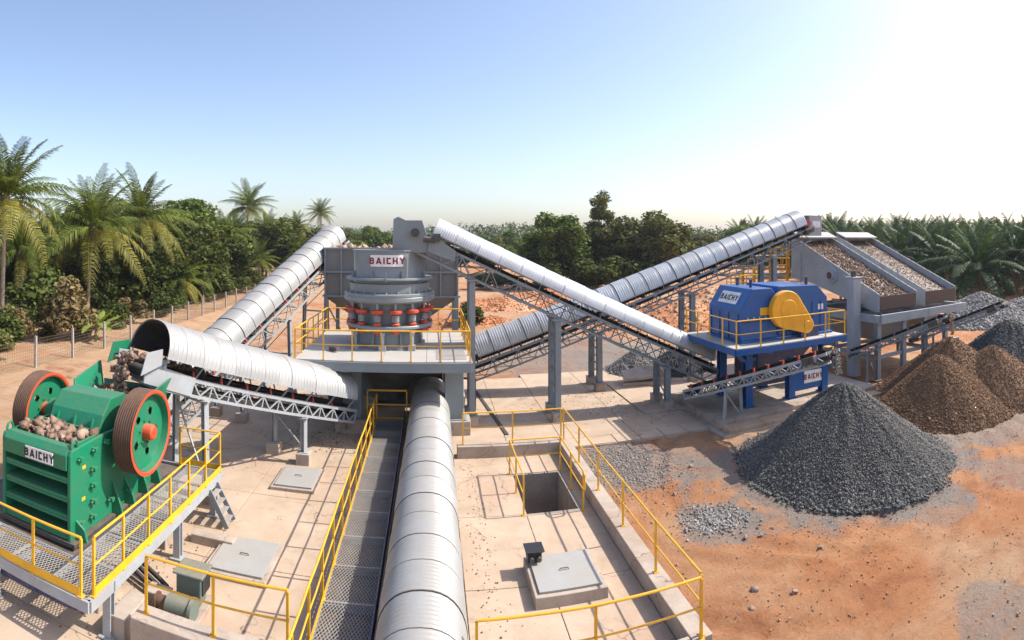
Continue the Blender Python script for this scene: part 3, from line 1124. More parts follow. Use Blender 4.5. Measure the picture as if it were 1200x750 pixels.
# slanted toggle cover
xa, xb = -8.62, -7.12
mb = MB().prism([(xa, 10.42, 3.0), (xa, 10.62, 3.42), (xa, 10.95, 3.74), (xa, 11.55, 3.74), (xa, 11.95, 3.45), (xa, 11.95, 2.8), (xa, 10.42, 2.8)], (xb - xa, 0, 0))
cv = mb.build('toggle_cover', green, t, 0, .025)
for k in range(3):
    x = xa + .25 + k * .5
    MB().prism([(x, 10.38, 3.0), (x, 10.5, 3.38), (x, 10.58, 3.30), (x, 10.44, 2.98)], (.04, 0, 0)).build('stiffener', green, cv, 0)
# lugs, clamps and bolts on the sunny side
for k, (y, z, s_) in enumerate(((9.45, 2.85, .1), (9.95, 2.9, .12), (9.9, 2.5, .14), (9.9, 2.15, .14), (9.9, 1.8, .14), (9.88, 1.48, .14), (10.4, 2.95, .16), (10.55, 1.6, .16), (11.3, 1.55, .16), (12.2, 1.75, .16), (9.45, 1.5, .12))):
    MB().bx(JX1, JX1 + s_, y - .05, y + .05, z - .045, z + .045).tube((JX1 + s_ * .5, y - .11, z), (JX1 + s_ * .5, y + .11, z), .028, 8).build('side_lug', green, t, 0, .008)
for y, z0_, z1_ in ((10.75, JB, 1.95), (11.3, JB, 1.8), (11.95, JB, 2.0), (12.6, JB, 2.1), (9.35, JB, 1.6)):
    MB().prism([(JX1 + .001, y - .03, z0_), (JX1 + .30, y - .03, z0_), (JX1 + .22, y - .03, z0_ + .25), (JX1 + .001, y - .03, z1_)], (0, .06, 0)).build('gusset', green, t, 0, .006)
for y, z in ((9.62, 2.62), (9.6, 1.95), (10.9, 2.55)):
    MB().box((JX1 + .004, y, z), (.006, .12, .07)).build('warning_label', yellow, t, 0)
MB().bx(JX0 - .12, JX1 + .12, JY0 - .02, 13.3, PZ + .0, JB - .002).build('bed_beam', dgrey, t, 0, .01)
# lifting eyes
for x in (JX0 + .06, JX1 - .05):
    mb = MB()
    pts = [V(x, JY0 + .2 + .1 * math.cos(a), 3.1 + .16 * math.sin(a)) for a in [math.pi * q / 8 for q in range(9)]]
    mb.path(pts, .03, 6).build('lifting_eye', green, t)


def flywheel(parent, x, y, z, r, sgn):
    """rim, pierced web and hub; the show face looks to sgn*X"""
    ax = (sgn, 0, 0)
    c = V(x, y, z)
    mb = MB().mat(0)
    hw = .23
    prof = [(r - .10, -hw), (r, -hw)]
    for k in range(8):
        h0 = -hw + 2 * hw * (k + .15) / 8
        h1 = -hw + 2 * hw * (k + .85) / 8
        prof += [(r, h0), (r - .022, h0 + .008), (r - .022, h1 - .008), (r, h1)]
    prof += [(r, hw)]
    mb.lathe(prof, c, 72, ax)
    mb.mat(1).lathe([(r, hw), (r - .06, hw + .004), (r - .10, hw - .02)], c, 72, ax)
    mb.mat(2).lathe([(r - .10, hw - .01), (r - .13, .06)], c, 72, ax)
    mb.mat(2).lathe([(r - .13, -.06), (r - .10, -hw)], c, 72, ax)
    wh = mb.build('flywheel', [rust, orange, green], parent)
    # web with five oval holes
    mb = MB()
    e1 = V(*ax).orthogonal().normalized()
    e2 = V(*ax).cross(e1)
    NR, NT = 12, 100
    holes = [(.50 * (r - .13) * math.cos(a) * 1.15, .50 * (r - .13) * math.sin(a) * 1.15) for a in [2 * math.pi * q / 5 + .3 for q in range(5)]]
    for hgt, flip in ((.06, 0), (-.06, 1)):
        vs = []
        for i in range(NR + 1):
            rr = .18 + (r - .13 - .18) * i / NR
            for k in range(NT):
                a = 2 * math.pi * k / NT
                vs.append(c + V(*ax) * hgt + e1 * rr * math.cos(a) + e2 * rr * math.sin(a))
        fs = []
        for i in range(NR):
            for k in range(NT):
                rr = .18 + (r - .31) * (i + .5) / NR
                a = 2 * math.pi * (k + .5) / NT
                if any(math.hypot(rr * math.cos(a) - hx, rr * math.sin(a) - hy) < .085 for hx, hy in holes):
                    continue
                q = (i * NT + k, i * NT + (k + 1) % NT, (i + 1) * NT + (k + 1) % NT, (i + 1) * NT + k)
                fs.append(q if flip else q[::-1])
        mb.add(vs, fs)
    mb.build('web', green, wh)
    MB().lathe([(.0, .30), (.13, .30), (.17, .27), (.18, .22), (.18, -.2), (.0, -.2)], c, 28, ax).build('hub', orange, wh)
    for k in range(6):
        a = 2 * math.pi * k / 6
        p = c + V(*ax) * .06 + e1 * .27 * math.cos(a) + e2 * .27 * math.sin(a)
        MB().tube(p, p + V(*ax) * .04, .03, 6).build('bolt', green, wh)
    return wh


flywheel(t, -6.42, 11.25, 3.02, .96, 1)
flywheel(t, -9.45, 11.25, 3.02, .96, 1)
MB().tube((-9.6, 11.25, 3.02), (-6.3, 11.25, 3.02), .13, 20).build('shaft', dgrey, t)
for x in (-6.84, -9.03):
    MB().tube((x - .1, 11.25, 3.02), (x + .1, 11.25, 3.02), .34, 24).build('bearing_housing', green, t, bevel=.015)
# feed hopper wings at the back
for nm, poly, vec in (
        ('hopper_wing', [(-7.02, 11.9, 2.95), (-7.02, 13.3, 2.95), (-6.78, 13.45, 3.78), (-6.78, 12.2, 3.62)], (.05, 0, 0)),
        ('hopper_wing', [(-8.85, 11.9, 2.95), (-8.85, 13.3, 2.95), (-9.12, 13.5, 3.95), (-9.12, 12.2, 3.65)], (-.05, 0, 0)),
        ('hopper_back', [(-8.9, 13.35, 2.9), (-7.0, 13.35, 2.9), (-6.8, 13.6, 3.4), (-9.1, 13.6, 3.4)], (0, .05, 0))):
    MB().prism(poly, vec).build(nm, green, t, 0, .008)
MB().prism([(-8.8, 12.0, 2.8), (-8.8, 13.35, 2.8), (-8.8, 13.35, 3.15), (-8.8, 12.0, 2.95)], (1.75, 0, 0)).build('hopper_floor', green, t, 0)

rs_ = np.random.RandomState(3)
o = rocks('rock_load', 130, lambda i: (rs_.uniform(-8.72, -7.15), rs_.uniform(9.5, 10.25), 2.85 + .28 * rs_.rand() ** .6 + .08), .09, .19, screenst, None, 5)
tag(o, 'pale brown broken rock lying in the top of the green crusher', 'rock', kind='stuff')
o = rocks('rock_load', 260, lambda i: (rs_.uniform(-8.75, -7.1), rs_.uniform(12.0, 13.3), 3.05 + .35 * rs_.rand() ** .6 + .0), .06, .14, screenst, None, 6)
tag(o, 'brown broken rock filling the feed hopper between the flywheels', 'rock', kind='stuff')

# ---------------------------------------------------------------- conveyor that feeds the jaw crusher
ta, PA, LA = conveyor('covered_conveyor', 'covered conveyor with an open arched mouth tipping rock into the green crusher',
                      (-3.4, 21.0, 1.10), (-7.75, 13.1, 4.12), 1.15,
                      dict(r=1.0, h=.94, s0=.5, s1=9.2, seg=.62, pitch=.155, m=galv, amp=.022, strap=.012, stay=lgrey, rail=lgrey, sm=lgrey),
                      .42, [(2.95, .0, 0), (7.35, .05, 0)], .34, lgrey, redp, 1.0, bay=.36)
mb = MB()  # black shell added inside the cover, standing in for the shade in its mouth
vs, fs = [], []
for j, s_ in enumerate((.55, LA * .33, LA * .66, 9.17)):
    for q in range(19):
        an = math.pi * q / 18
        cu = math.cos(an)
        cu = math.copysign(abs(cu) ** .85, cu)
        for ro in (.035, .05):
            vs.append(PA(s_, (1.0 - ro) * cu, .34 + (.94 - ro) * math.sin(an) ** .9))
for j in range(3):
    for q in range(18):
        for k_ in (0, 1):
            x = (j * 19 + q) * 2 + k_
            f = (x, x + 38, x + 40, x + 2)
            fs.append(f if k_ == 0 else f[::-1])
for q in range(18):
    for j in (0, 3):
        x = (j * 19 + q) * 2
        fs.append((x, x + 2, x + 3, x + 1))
mb.add(vs, fs).build('shade_shell', rubber, ta, smooth=60)
# broad end plates of the head frame
for sg in (-1, 1):
    u = sg * .72
    MB().prism([PA(LA - 1.6, u, -.5), PA(LA + .05, u, -.42), PA(LA + .15, u, .22), PA(LA - .5, u, .3), PA(LA - .55, u, .08), PA(LA - 1.6, u, .02)], PA(0, sg * .05, 0) - PA(0, 0, 0)).build('head_plate', lgrey, ta, 0, .008)
    MB().prism([PA(LA - .3, u * 1.16, .15), PA(LA + .3, u * 1.25, -.25), PA(LA + .3, u * 1.25, .35), PA(LA - .2, u * 1.16, .55)], PA(0, sg * .03, 0) - PA(0, 0, 0)).build('side_skirt', green if sg > 0 else lgrey, ta, 0)
rs_ = np.random.RandomState(4)


def on_belt(i):
    s_ = rs_.uniform(LA - 2.6, LA - .1)
    u = rs_.normal(0, .18)
    return tuple(PA(s_, u, .1 + .2 * rs_.rand() * math.exp(-(u / .25) ** 2)))


tag(rocks('rock_stream', 130, on_belt, .05, .13, screenst, None, 8), 'broken rock riding on the belt inside the arched mouth', 'rock', kind='stuff')


def falling(i):
    q = rs_.rand()
    p = PA(LA + .1 + .5 * q, rs_.normal(0, .2), 0)
    return (p.x, p.y, p.z + .15 - 1.0 * q * q + rs_.normal(0, .06))


tag(rocks('falling_rock', 150, falling, .05, .13, screenst, None, 9), 'broken rock tumbling off the belt into the feed hopper', 'rock', kind='stuff')

# ---------------------------------------------------------------- long conveyor rising to the surge bin
tb, PB, LB = conveyor('covered_conveyor', 'long white covered conveyor rising from behind the green crusher to the grey bin',
                      (-9.75, 16.4, .75), (-5.35, 32.0, 7.42), 1.0,
                      dict(r=.78, h=.86, s0=.4, s1=16.9, seg=.84, pitch=.14, m=galv, amp=.014, strap=.018),
                      .72, [(5.6, .05), (9.8, .1), (14.0, .15)], .34, lgrey, redp, 1.1)

# ---------------------------------------------------------------- cone crusher on its platform
t = thing('crusher_stand', 'grey steel stand with yellow railing carrying the round grey crusher', 'platform', (-1.77, 23, 0))
cx0, cx1, cy0, cy1, cz = -5.0, 1.45, 19.75, 26.2, 3.1
mb = MB()
for a, b in (((cx0, cy0), (cx1, cy0)), ((cx1, cy0), (cx1, cy1)), ((cx1, cy1), (cx0, cy1)), ((cx0, cy1), (cx0, cy0))):
    mb.beam((*a, cz - .2), (*b, cz - .2), .12, .34)
for x in (-3.1, .9):
    mb.beam((x, cy0, cz - .26), (x, cy1, cz - .26), .3, .3)
for y in (21.6, 25.0):
    mb.beam((cx0, y, cz - .42), (cx1, y, cz - .42), .3, .3)
mb.build('deck_frame', cgrey, t, 0, .01)
for i in range(4):
    for j in range(3):
        x0, x1 = cx0 + (cx1 - cx0) * i / 4, cx0 + (cx1 - cx0) * (i + 1) / 4
        y0, y1 = cy0 + (cy1 - cy0) * j / 3, cy0 + (cy1 - cy0) * (j + 1) / 3
        MB().bx(x0 + .006, x1 - .006, y0 + .006, y1 - .006, cz - .028, cz).build('deck_plate', deckm, t, 0, .004)
for x in (-3.05, .9):
    for y in (21.6, 25.0):
        MB().bx(x - .36, x + .36, y - .3, y + .3, .55, cz - .58).box((x, y, .56), (.95, .85, .03)).build('column', cgrey, t, 0, .02)
        MB().bx(x - .62, x + .62, y - .5, y + .5, -.05, .54).build('footing', conc2, t, 0, .03)
railing([(cx0 + .05, cy1 - .05, cz), (cx0 + .05, cy0 + .05, cz), (cx1 - .05, cy0 + .05, cz), (cx1 - .05, cy1 - .05, cz), (cx0 + .05, cy1 - .05, cz)], 1.1, 1.1, t, r=.027)
MB().bx(.2, 1.3, 20.2, 22.2, cz + .003, cz + .012).build('floor_hatch', gratem, t, 0)
MB().bx(-2.68, .53, 25.0, 25.08, .05, 2.5).build('light_blocker', dgrey, t, 0)  # dark panels added under the deck to keep light out
MB().bx(-4.6, -3.45, 24.6, 24.68, .05, 2.5).build('light_blocker', dgrey, t, 0)
# side steelwork below the deck
mb = MB()
for a, b in (((1.25, 22.0, .4), (1.25, 22.0, 2.8)), ((1.35, 24.2, .1), (1.35, 24.2, 2.8)), ((1.25, 22.0, 1.4), (1.35, 24.2, 1.4)), ((1.25, 22.0, .5), (1.35, 24.2, 2.7)), ((1.9, 23.9, .1), (1.9, 23.9, 1.5)), ((1.35, 24.1, 1.45), (1.95, 23.9, 1.45))):
    mb.beam(a, b, .09, .09)
mb.build('side_brace', dgrey, t, 0)

CX, CY = -1.75, 23.35
t = thing('cone_crusher', 'tall round grey crusher with a red-lettered sign on its drum', 'crusher', (CX, CY, cz))
prof = [(1.50, 3.105), (1.50, 3.22), (1.36, 3.26), (1.30, 3.85), (1.34, 3.9), (1.34, 4.9), (1.5, 4.95)]
MB().lathe(prof, (CX, CY, 0), 64).build('main_frame', cgrey, t)
MB().lathe([(1.2, 3.92), (1.80, 3.92), (1.82, 3.95), (1.82, 4.03), (1.80, 4.06), (1.2, 4.06)], (CX, CY, 0), 64).build('lower_flange', cgrey, t)
MB().lathe([(1.3, 4.94), (1.78, 4.94), (1.90, 5.02), (1.90, 5.16), (1.88, 5.19), (1.90, 5.22), (1.90, 5.30), (1.86, 5.33), (1.3, 5.33)], (CX, CY, 0), 80).build('adjustment_ring', cgrey, t)
MB().lathe([(1.5, 5.32), (1.66, 5.34), (1.68, 5.70), (1.5, 5.72)], (CX, CY, 0), 64).build('bowl', cgrey, t)
MB().lathe([(1.4, 5.84), (1.80, 5.84), (1.82, 5.86), (1.82, 5.92), (1.80, 5.94), (1.4, 5.94)], (CX, CY, 0), 72).build('ring_flange', cgrey, t)
dr = MB().lathe([(1.52, 5.70), (1.50, 5.84), (1.50, 7.00), (1.54, 7.0), (1.54, 7.06), (1.42, 7.06), (1.42, 6.0)], (CX, CY, 0), 72).build('feed_drum', cgrey, t)
for k in range(24):
    a = 2 * math.pi * k / 24
    p = V(CX + 1.76 * math.cos(a), CY + 1.76 * math.sin(a), 5.33)
    MB().tube(p, p + Z * .07, .05, 6).build('bolt', cgrey, t)
for k in range(8):
    a = 2 * math.pi * (k + .5) / 8 - math.pi / 2
    e = V(math.cos(a), math.sin(a), 0)
    c = V(CX, CY, 0)
    n_ = V(-e.y, e.x, 0)
    MB().prism([c + e * 1.5 + Z * 5.94 - n_ * .025, c + e * 1.62 + Z * 5.94 - n_ * .025, c + e * 1.62 + Z * 6.12 - n_ * .025, c + e * 1.5 + Z * 6.22 - n_ * .025], n_ * .05).build('drum_fin', cgrey, t, 0)
    MB().prism([c + e * 1.3 + Z * 3.26 - n_ * .04, c + e * 1.52 + Z * 3.26 - n_ * .04, c + e * 1.36 + Z * 3.92 - n_ * .04, c + e * 1.3 + Z * 3.92 - n_ * .04], n_ * .08).build('frame_rib', cgrey, t, 0)
MB().box((CX - .0, CY - 1.84, 6.0), (.05, .08, .4)).build('lifting_lug', cgrey, t, 0)
# tension cylinders with orange caps
for k in range(14):
    a = 2 * math.pi * (k + .5) / 14 - math.pi / 2
    p = V(CX + 1.62 * math.cos(a), CY + 1.62 * math.sin(a), 0)
    mb = MB().mat(0)
    mb.lathe([(.0, 4.70), (.16, 4.70), (.25, 4.68), (.26, 4.65), (.26, 4.58), (.2, 4.53), (.0, 4.52)], p, 20)
    mb.lathe([(.0, 4.07), (.17, 4.07), (.18, 4.09), (.18, 4.15), (.12, 4.19), (.0, 4.20)], p, 18)
    mb.lathe([(.0, 3.75), (.12, 3.75), (.15, 3.78), (.15, 3.9), (.0, 3.91)], p, 18)
    mb.mat(1)
    for q in range(5):
        mb.lathe([(.09, 4.23 + q * .052), (.15, 4.235 + q * .052), (.15, 4.262 + q * .052), (.09, 4.268 + q * .052)], p, 16)
    mb.tube(p + Z * 4.22, p + Z * 4.95, .05, 10)
    mb.build('tension_cylinder', [orange, lgrey], t)
# curved sign on the drum
n_s = 16
wd_, ht_ = .88, .46
vs, fs = [], []
for i in range(n_s + 1):
    a = -wd_ / 2 + wd_ * i / n_s
    for rr in (1.515, 1.535):
        for zz in (6.63 - ht_ / 2, 6.63 + ht_ / 2):
            vs.append((CX + rr * math.sin(a), CY - rr * math.cos(a), zz))
for i in range(n_s):
    b0, b1 = i * 4, (i + 1) * 4
    fs += [(b0 + 2, b1 + 2, b1 + 3, b0 + 3), (b0, b0 + 1, b1 + 1, b1), (b0 + 1, b0 + 3, b1 + 3, b1 + 1), (b0, b1, b1 + 2, b0 + 2)]
fs += [(0, 2, 3, 1), (n_s * 4, n_s * 4 + 1, n_s * 4 + 3, n_s * 4 + 2)]
sp = MB().add(vs, fs).build('sign_plate', white, dr, 60)
lv, lf = letters('BAICHY', .36, .014, .004, 1.0)
MB().add([(CX + (1.541 + v.z) * math.sin(v.x / 1.54), CY - (1.541 + v.z) * math.cos(v.x / 1.54), 6.63 + v.y) for v in lv], lf).build('lettering', ink_red, sp, 0)
# under-deck discharge cone
MB().lathe([(1.3, 2.7), (1.15, 1.9), (.75, 1.2), (.75, .9)], (CX, CY, 0), 40).build('discharge_cone', dgrey, t)
# hydraulic feet
for x, y in ((-1.9, 21.7), (-.75, 21.85), (-3.0, 21.85)):
    MB().bx(x - .14, x + .14, y - .12, y + .12, cz + .004, cz + .22).tube((x, y, cz + .2), (x, y, cz + .62), .07, 12).box((x, y, cz + .66), (.18, .16, .12)).build('hydraulic_jack', cgrey if x < -2.5 else lgrey, t, 0, .01)
MB().tube((-3.95, 21.5, cz + .1), (-3.6, 21.2, cz + .14), .09, 10).build('motor_stub', dgrey, t)

# ---------------------------------------------------------------- surge bin behind it
t = thing('surge_bin', 'grey ribbed steel bin behind the round grey crusher', 'bin', (-2, 30, 0))
bx0, bx1, by0, by1, bz0, bz1 = -5.5, 1.4, 28.3, 31.8, 4.5, 7.05
binm = paint('dull_grey_bin_plate', (.185, .178, .165), .7, 0, .45, (.26, .21, .165), scale=1.0, chip=.3)
for k in range(4):
    x0, x1 = bx0 + (bx1 - bx0) * k / 4, bx0 + (bx1 - bx0) * (k + 1) / 4
    MB().bx(x0 + .004, x1 - .004, by0, by0 + .03, bz0, bz1).build('front_plate', binm, t, 0)
    MB().bx(x0 + .004, x1 - .004, by1 - .03, by1, bz0, bz1).build('back_plate', binm, t, 0)
for x in (bx0, bx1 - .03):
    MB().bx(x, x + .03, by0 + .032, by1 - .032, bz0, bz1).build('end_plate', binm, t, 0)
mb = MB()
for k in range(9):
    x = bx0 + .05 + (bx1 - bx0 - .1) * k / 8
    mb.beam((x, by0 - .05, bz0), (x, by0 - .05, bz1), .08, .1, (0, 1, 0))
for zz in (bz0 + .05, 5.8, bz1 - .04):
    mb.beam((bx0 - .08, by0 - .06, zz), (bx1 + .08, by0 - .06, zz), .1, .09)
    mb.beam((bx1 + .05, by0, zz), (bx1 + .05, by1, zz), .1, .09).beam((bx0 - .05, by0, zz), (bx0 - .05, by1, zz), .1, .09)
mb.build('stiffener', grey, t, 0)
v0 = [(bx0, by0, bz0), (bx1, by0, bz0), (bx1, by1, bz0), (bx0, by1, bz0), (-3, 29.4, 2.6), (-1.2, 29.4, 2.6), (-1.2, 30.7, 2.6), (-3, 30.7, 2.6)]
MB().add(v0, [(0, 1, 5, 4), (1, 2, 6, 5), (2, 3, 7, 6), (3, 0, 4, 7), (4, 5, 6, 7)]).build('hopper', binm, t, 0)
for x in (bx0 + .1, -3.3, -.9, bx1 - .1):
    for y in (by0 - .05, by1 + .05):
        MB().ibeam((x, y, 0), (x, y, bz0), .2, .2, (0, 1, 0), .03).box((x, y, .02), (.4, .4, .04)).build('column', grey, t, 0)
for x0, x1 in ((bx0 + .1, -3.3), (-.9, bx1 - .1)):
    mb = MB()
    mb.beam((x0, by0 - .05, .3), (x1, by0 - .05, 4.2), .07, .07).beam((x1, by0 - .05, .3), (x0, by0 - .05, 4.2), .07, .07).beam((x0, by0 - .05, 2.3), (x1, by0 - .05, 2.3), .08, .08)
    mb.build('brace', grey, t, 0)
rs_ = np.random.RandomState(5)
tag(rocks('rock_load', 500, lambda i: (rs_.uniform(bx0 + .1, bx1 - .1), rs_.uniform(by0 + .1, by1 - .1), 6.75 + .3 * rs_.rand()), .1, .25, redst, None, 12), 'pinkish brown rock filling the grey bin to its rim', 'rock', kind='stuff')

# ---------------------------------------------------------------- conveyor to the cone crusher
tc, PC, LC = conveyor('covered_conveyor', 'bright covered conveyor descending from the round grey crusher to the blue machine',
                      (12.75, 22.9, 1.47), (-.85, 22.9, 7.87), .95,
                      dict(r=.74, h=.70, s0=.5, s1=14.15, seg=.95, pitch=.10, m=galv2, amp=.007, strap=.010, sm=galv2),
                      .66, [(2.55, .0), (8.0, .0), (11.9, .0)], .25, grey, dgrey, 1.1, legw=.24, lattice=.8)
MB().prism([(-1.55, 22.15, 6.95), (-.15, 22.15, 6.95), (-.1, 22.15, 7.5), (-.35, 22.15, 8.25), (-1.0, 22.15, 8.25), (-1.3, 22.15, 8.4), (-1.5, 22.15, 8.3)], (0, 1.5, 0)).build('head_chute', cgrey, tc, 0, .02)
MB().prism([(-.15, 22.05, 7.0), (.95, 22.05, 6.6), (1.0, 22.05, 7.0), (-.0, 22.05, 7.75)], (0, .06, 0)).build('chute_skirt', cgrey, tc, 0)
MB().tube((-.62, 21.85, 7.75), (-.62, 22.14, 7.75), .17, 18).tube((-.62, 21.8, 7.75), (-.62, 21.85, 7.75), .1, 12).build('head_bearing', dgrey, tc)
MB().tube((-.3, 21.95, 7.5), (.15, 21.95, 7.45), .12, 14).box((.25, 21.95, 7.55), (.24, .3, .3)).build('gear_motor', dgrey, tc)

# ---------------------------------------------------------------- conveyor to the screens
td, PD, LD = conveyor('covered_conveyor', 'silver covered conveyor with dark bands climbing rightward to the vibrating screens',
                      (1.75, 26.9, 1.47), (21.7, 26.9, 8.32), 1.05,
                      dict(r=.80, h=.92, s0=.6, s1=20.5, seg=.83, pitch=.12, m=galv2, amp=.012, strap=.034),
                      .72, [(6.55, .05), (12.0, .05), (17.6, .1)], .25, grey, dgrey, 1.1, legw=.26, lattice=.9)
MB().bx(21.35, 22.35, 26.3, 27.5, 7.7, 8.95).build('head_chute', lgrey, td, 0, .02)
MB().bx(21.6, 22.2, 26.27, 26.297, 8.2, 8.6).build('inspection_door', white, td, 0)
# red guards at the head drum
MB().tube(PD(LD - .45, -.72, .3), PD(LD - .45, .72, .3), .2, 16).build('head_guard', redp, td)

# ---------------------------------------------------------------- central conveyor towards the viewpoint, with walkway
te, PE, LE = conveyor('covered_conveyor', 'round corrugated conveyor cover running from the foreground under the grey crusher',
                      (-.02, 24.2, .62), (-.2, 4.5, .62), .95,
                      dict(r=.76, h=.88, s0=.5, s1=19.4, seg=.88, pitch=.11, m=galv, amp=.017, strap=.014, rail=navy),
                      .3, [], .10, grey, redp, .9)
t = thing('walkway', 'long mesh walkway with a yellow railing beside the round conveyor cover', 'walkway', (-1.55, 13, 0))
wz = .42
mb = MB()
for x in (-2.14, -1.02):
    mb.beam((x, 4.5, wz - .1), (x, 21.7, wz - .1), .05, .18)
for k in range(15):
    y = 4.6 + k * 1.21
    mb.beam((-2.14, y, wz - .1), (-1.02, y, wz - .1), .06, .12)
    for x in (-2.1, -1.06):
        mb.beam((x, y, .0), (x, y, wz - .18), .07, .07, (0, 1, 0))
mb.build('walkway_frame', lgrey, t, 0)
for k in range(14):
    y = 4.62 + k * 1.21
    mesh_panel(t, -2.1, -1.06, y, y + 1.19, wz, gratem, .07, .008)
MB().bx(-2.1, -1.05, 4.6, 21.65, wz - .2, wz - .185).build('drip_pan', dgrey, t, 0)
railing([(-2.12, 4.6, wz), (-2.12, 21.65, wz)], 1.02, 1.22, t, toe=.12)
railing([(-2.5, 21.75, wz), (-.95, 21.75, wz)], 1.12, 1.5, t, mid=(.5, .03), r=.04, m=yellow)
MB().beam((-1.02, 4.5, .62), (-1.02, 21.7, .62), .03, .34).build('side_board', navy, t, 0)

# ---------------------------------------------------------------- blue crusher
t = thing('crusher_stand', 'dark blue steel stand with yellow railing under the blue crusher', 'platform', (14.2, 20.6, .28))
dx0, dx1, dy0, dy1, dz = 11.25, 17.05, 18.35, 22.8, 3.2
mb = MB()
for a, b in (((dx0, dy0), (dx1, dy0)), ((dx1, dy0), (dx1, dy1)), ((dx1, dy1), (dx0, dy1)), ((dx0, dy1), (dx0, dy0))):
    mb.beam((*a, dz - .14), (*b, dz - .14), .1, .24)
for x in (12.9, 15.2, 17.0):
    mb.beam((x, dy0, dz - .2), (x, dy1, dz - .2), .2, .3)
for x in (12.9, 15.2):
    mb.beam((x, 20.0, 2.1), (x + .9, 20.0, 2.9), .12, .12).beam((x, 20.0, 2.1), (x - .9, 20.0, 2.9), .12, .12)
mb.build('deck_frame', blue, t, 0)
for i in range(5):
    x0, x1 = dx0 + (dx1 - dx0) * i / 5, dx0 + (dx1 - dx0) * (i + 1) / 5
    for j in range(2):
        MB().bx(x0 + .005, x1 - .005, dy0 + j * 2.22 + .005, dy0 + (j + 1) * 2.22 - .005, dz - .018, dz + .006).build('deck_plate', deckm, t, 0)
for x in (12.9, 15.2, 17.15):
    for y in (20.1, 22.3):
        MB().ibeam((x, y, .28), (x, y, dz - .36), .34, .36, (0, 1, 0), .05).box((x, y, .30), (.5, .5, .04)).build('leg', blue, t, 0)
railing([(dx0 + .05, dy1 - .05, dz), (dx0 + .05, dy0 + .05, dz), (dx1 - .05, dy0 + .05, dz), (dx1 - .05, dy1 - .05, dz)], 1.08, 1.15, t)
MB().bx(15.3, 17.05, 20.0, 20.08, .55, 1.95).build('side_panel', blue, t, 0, .01)
sign(t, (16.45, 19.98, 1.12), (1, 0, 0), (0, 0, 1), 1.05, .56, ink_red, .34, stretch=.8)
v0 = [(13.1, 19.6, 2.85), (16.3, 19.6, 2.85), (16.3, 22.2, 2.85), (13.1, 22.2, 2.85), (13.6, 20.3, 1.5), (15.4, 20.3, 1.5), (15.4, 21.6, 1.5), (13.6, 21.6, 1.5)]
MB().add(v0, [(0, 1, 5, 4), (1, 2, 6, 5), (2, 3, 7, 6), (3, 0, 4, 7), (4, 5, 6, 7)]).build('discharge_hopper', navy, t, 0)
MB().bx(13.4, 17.0, 21.9, 22.0, .5, 2.3).build('rear_panel', navy, t, 0)

t = thing('impact_crusher', 'blue crusher with chamfered housings and a round-ended yellow belt guard', 'crusher', (14.4, 20.5, dz))
ya, yb = 19.2, 21.9
lh = MB().prism([(12.0, ya, dz + .1), (12.0, ya, 4.55), (12.55, ya, 5.42), (13.55, ya, 5.42), (13.88, ya, 5.0), (13.88, ya, dz + .1)], (0, yb - ya, 0)).build('inlet_housing', blue, t, 0, .03)
rh = MB().prism([(13.98, ya + .12, dz + .1), (13.98, ya + .12, 5.46), (16.15, ya + .12, 5.42), (16.75, ya + .12, 4.85), (16.8, ya + .12, dz + .1)], (0, yb - ya - .1, 0)).build('rotor_housing', blue, t, 0, .03)
MB().bx(12.9, 16.4, 21.95, 22.5, dz + .1, 5.3).build('rear_housing', blue, t, 0, .03)
MB().bx(11.95, 16.9, ya - .08, yb + .05, dz + .006, dz + .1).build('bed_frame', blue, t, 0, .01)
# sign on the sloping face of the inlet housing
sl_d = V(.55, 0, .87).normalized()
sign(lh, V(12.275, 20.55, 4.985) + V(-.87, 0, .55).normalized() * .012, (0, -1, 0), sl_d, 1.5, .55, ink_black, .36, stretch=.95)
for x in (12.02 - .03,):
    for k in range(4):
        MB().bx(x - .03, x + .03, 19.4 + k * .75, 19.46 + k * .75, dz + .12, 4.4).build('rib', blue, lh, 0)
mb = MB()
for k in range(5):
    mb.bx(14.4 + k * .48, 14.44 + k * .48, ya + .08, ya + .12, dz + .15, 4.7)
mb.build('rib', blue, rh, 0)
for x, y in ((13.0, 20.0), (15.9, 19.8), (13.2, 21.4)):
    MB().tube((x, y, 5.42), (x, y, 5.72), .07, 10).tube((x, y, 5.72), (x, y, 5.76), .1, 10).build('lifting_post', navy, t)
MB().bx(12.95, 13.45, ya - .01, ya, 4.3, 4.62).build('warning_label', yellow, lh, 0)
MB().bx(16.2, 16.5, ya + .105, ya + .12, 4.3, 4.55).build('warning_label', white, rh, 0)
MB().bx(12.1, 13.8, ya - .04, ya, 4.05, 4.12).bx(13.82, 13.86, ya - .06, ya, dz + .2, 4.9).build('door_hinge', navy, lh, 0)
for k in range(5):
    MB().tube((12.3 + k * .3, ya - .05, 4.16), (12.3 + k * .3, ya - .05, 4.26), .03, 8).build('clamp_bolt', lgrey, lh)
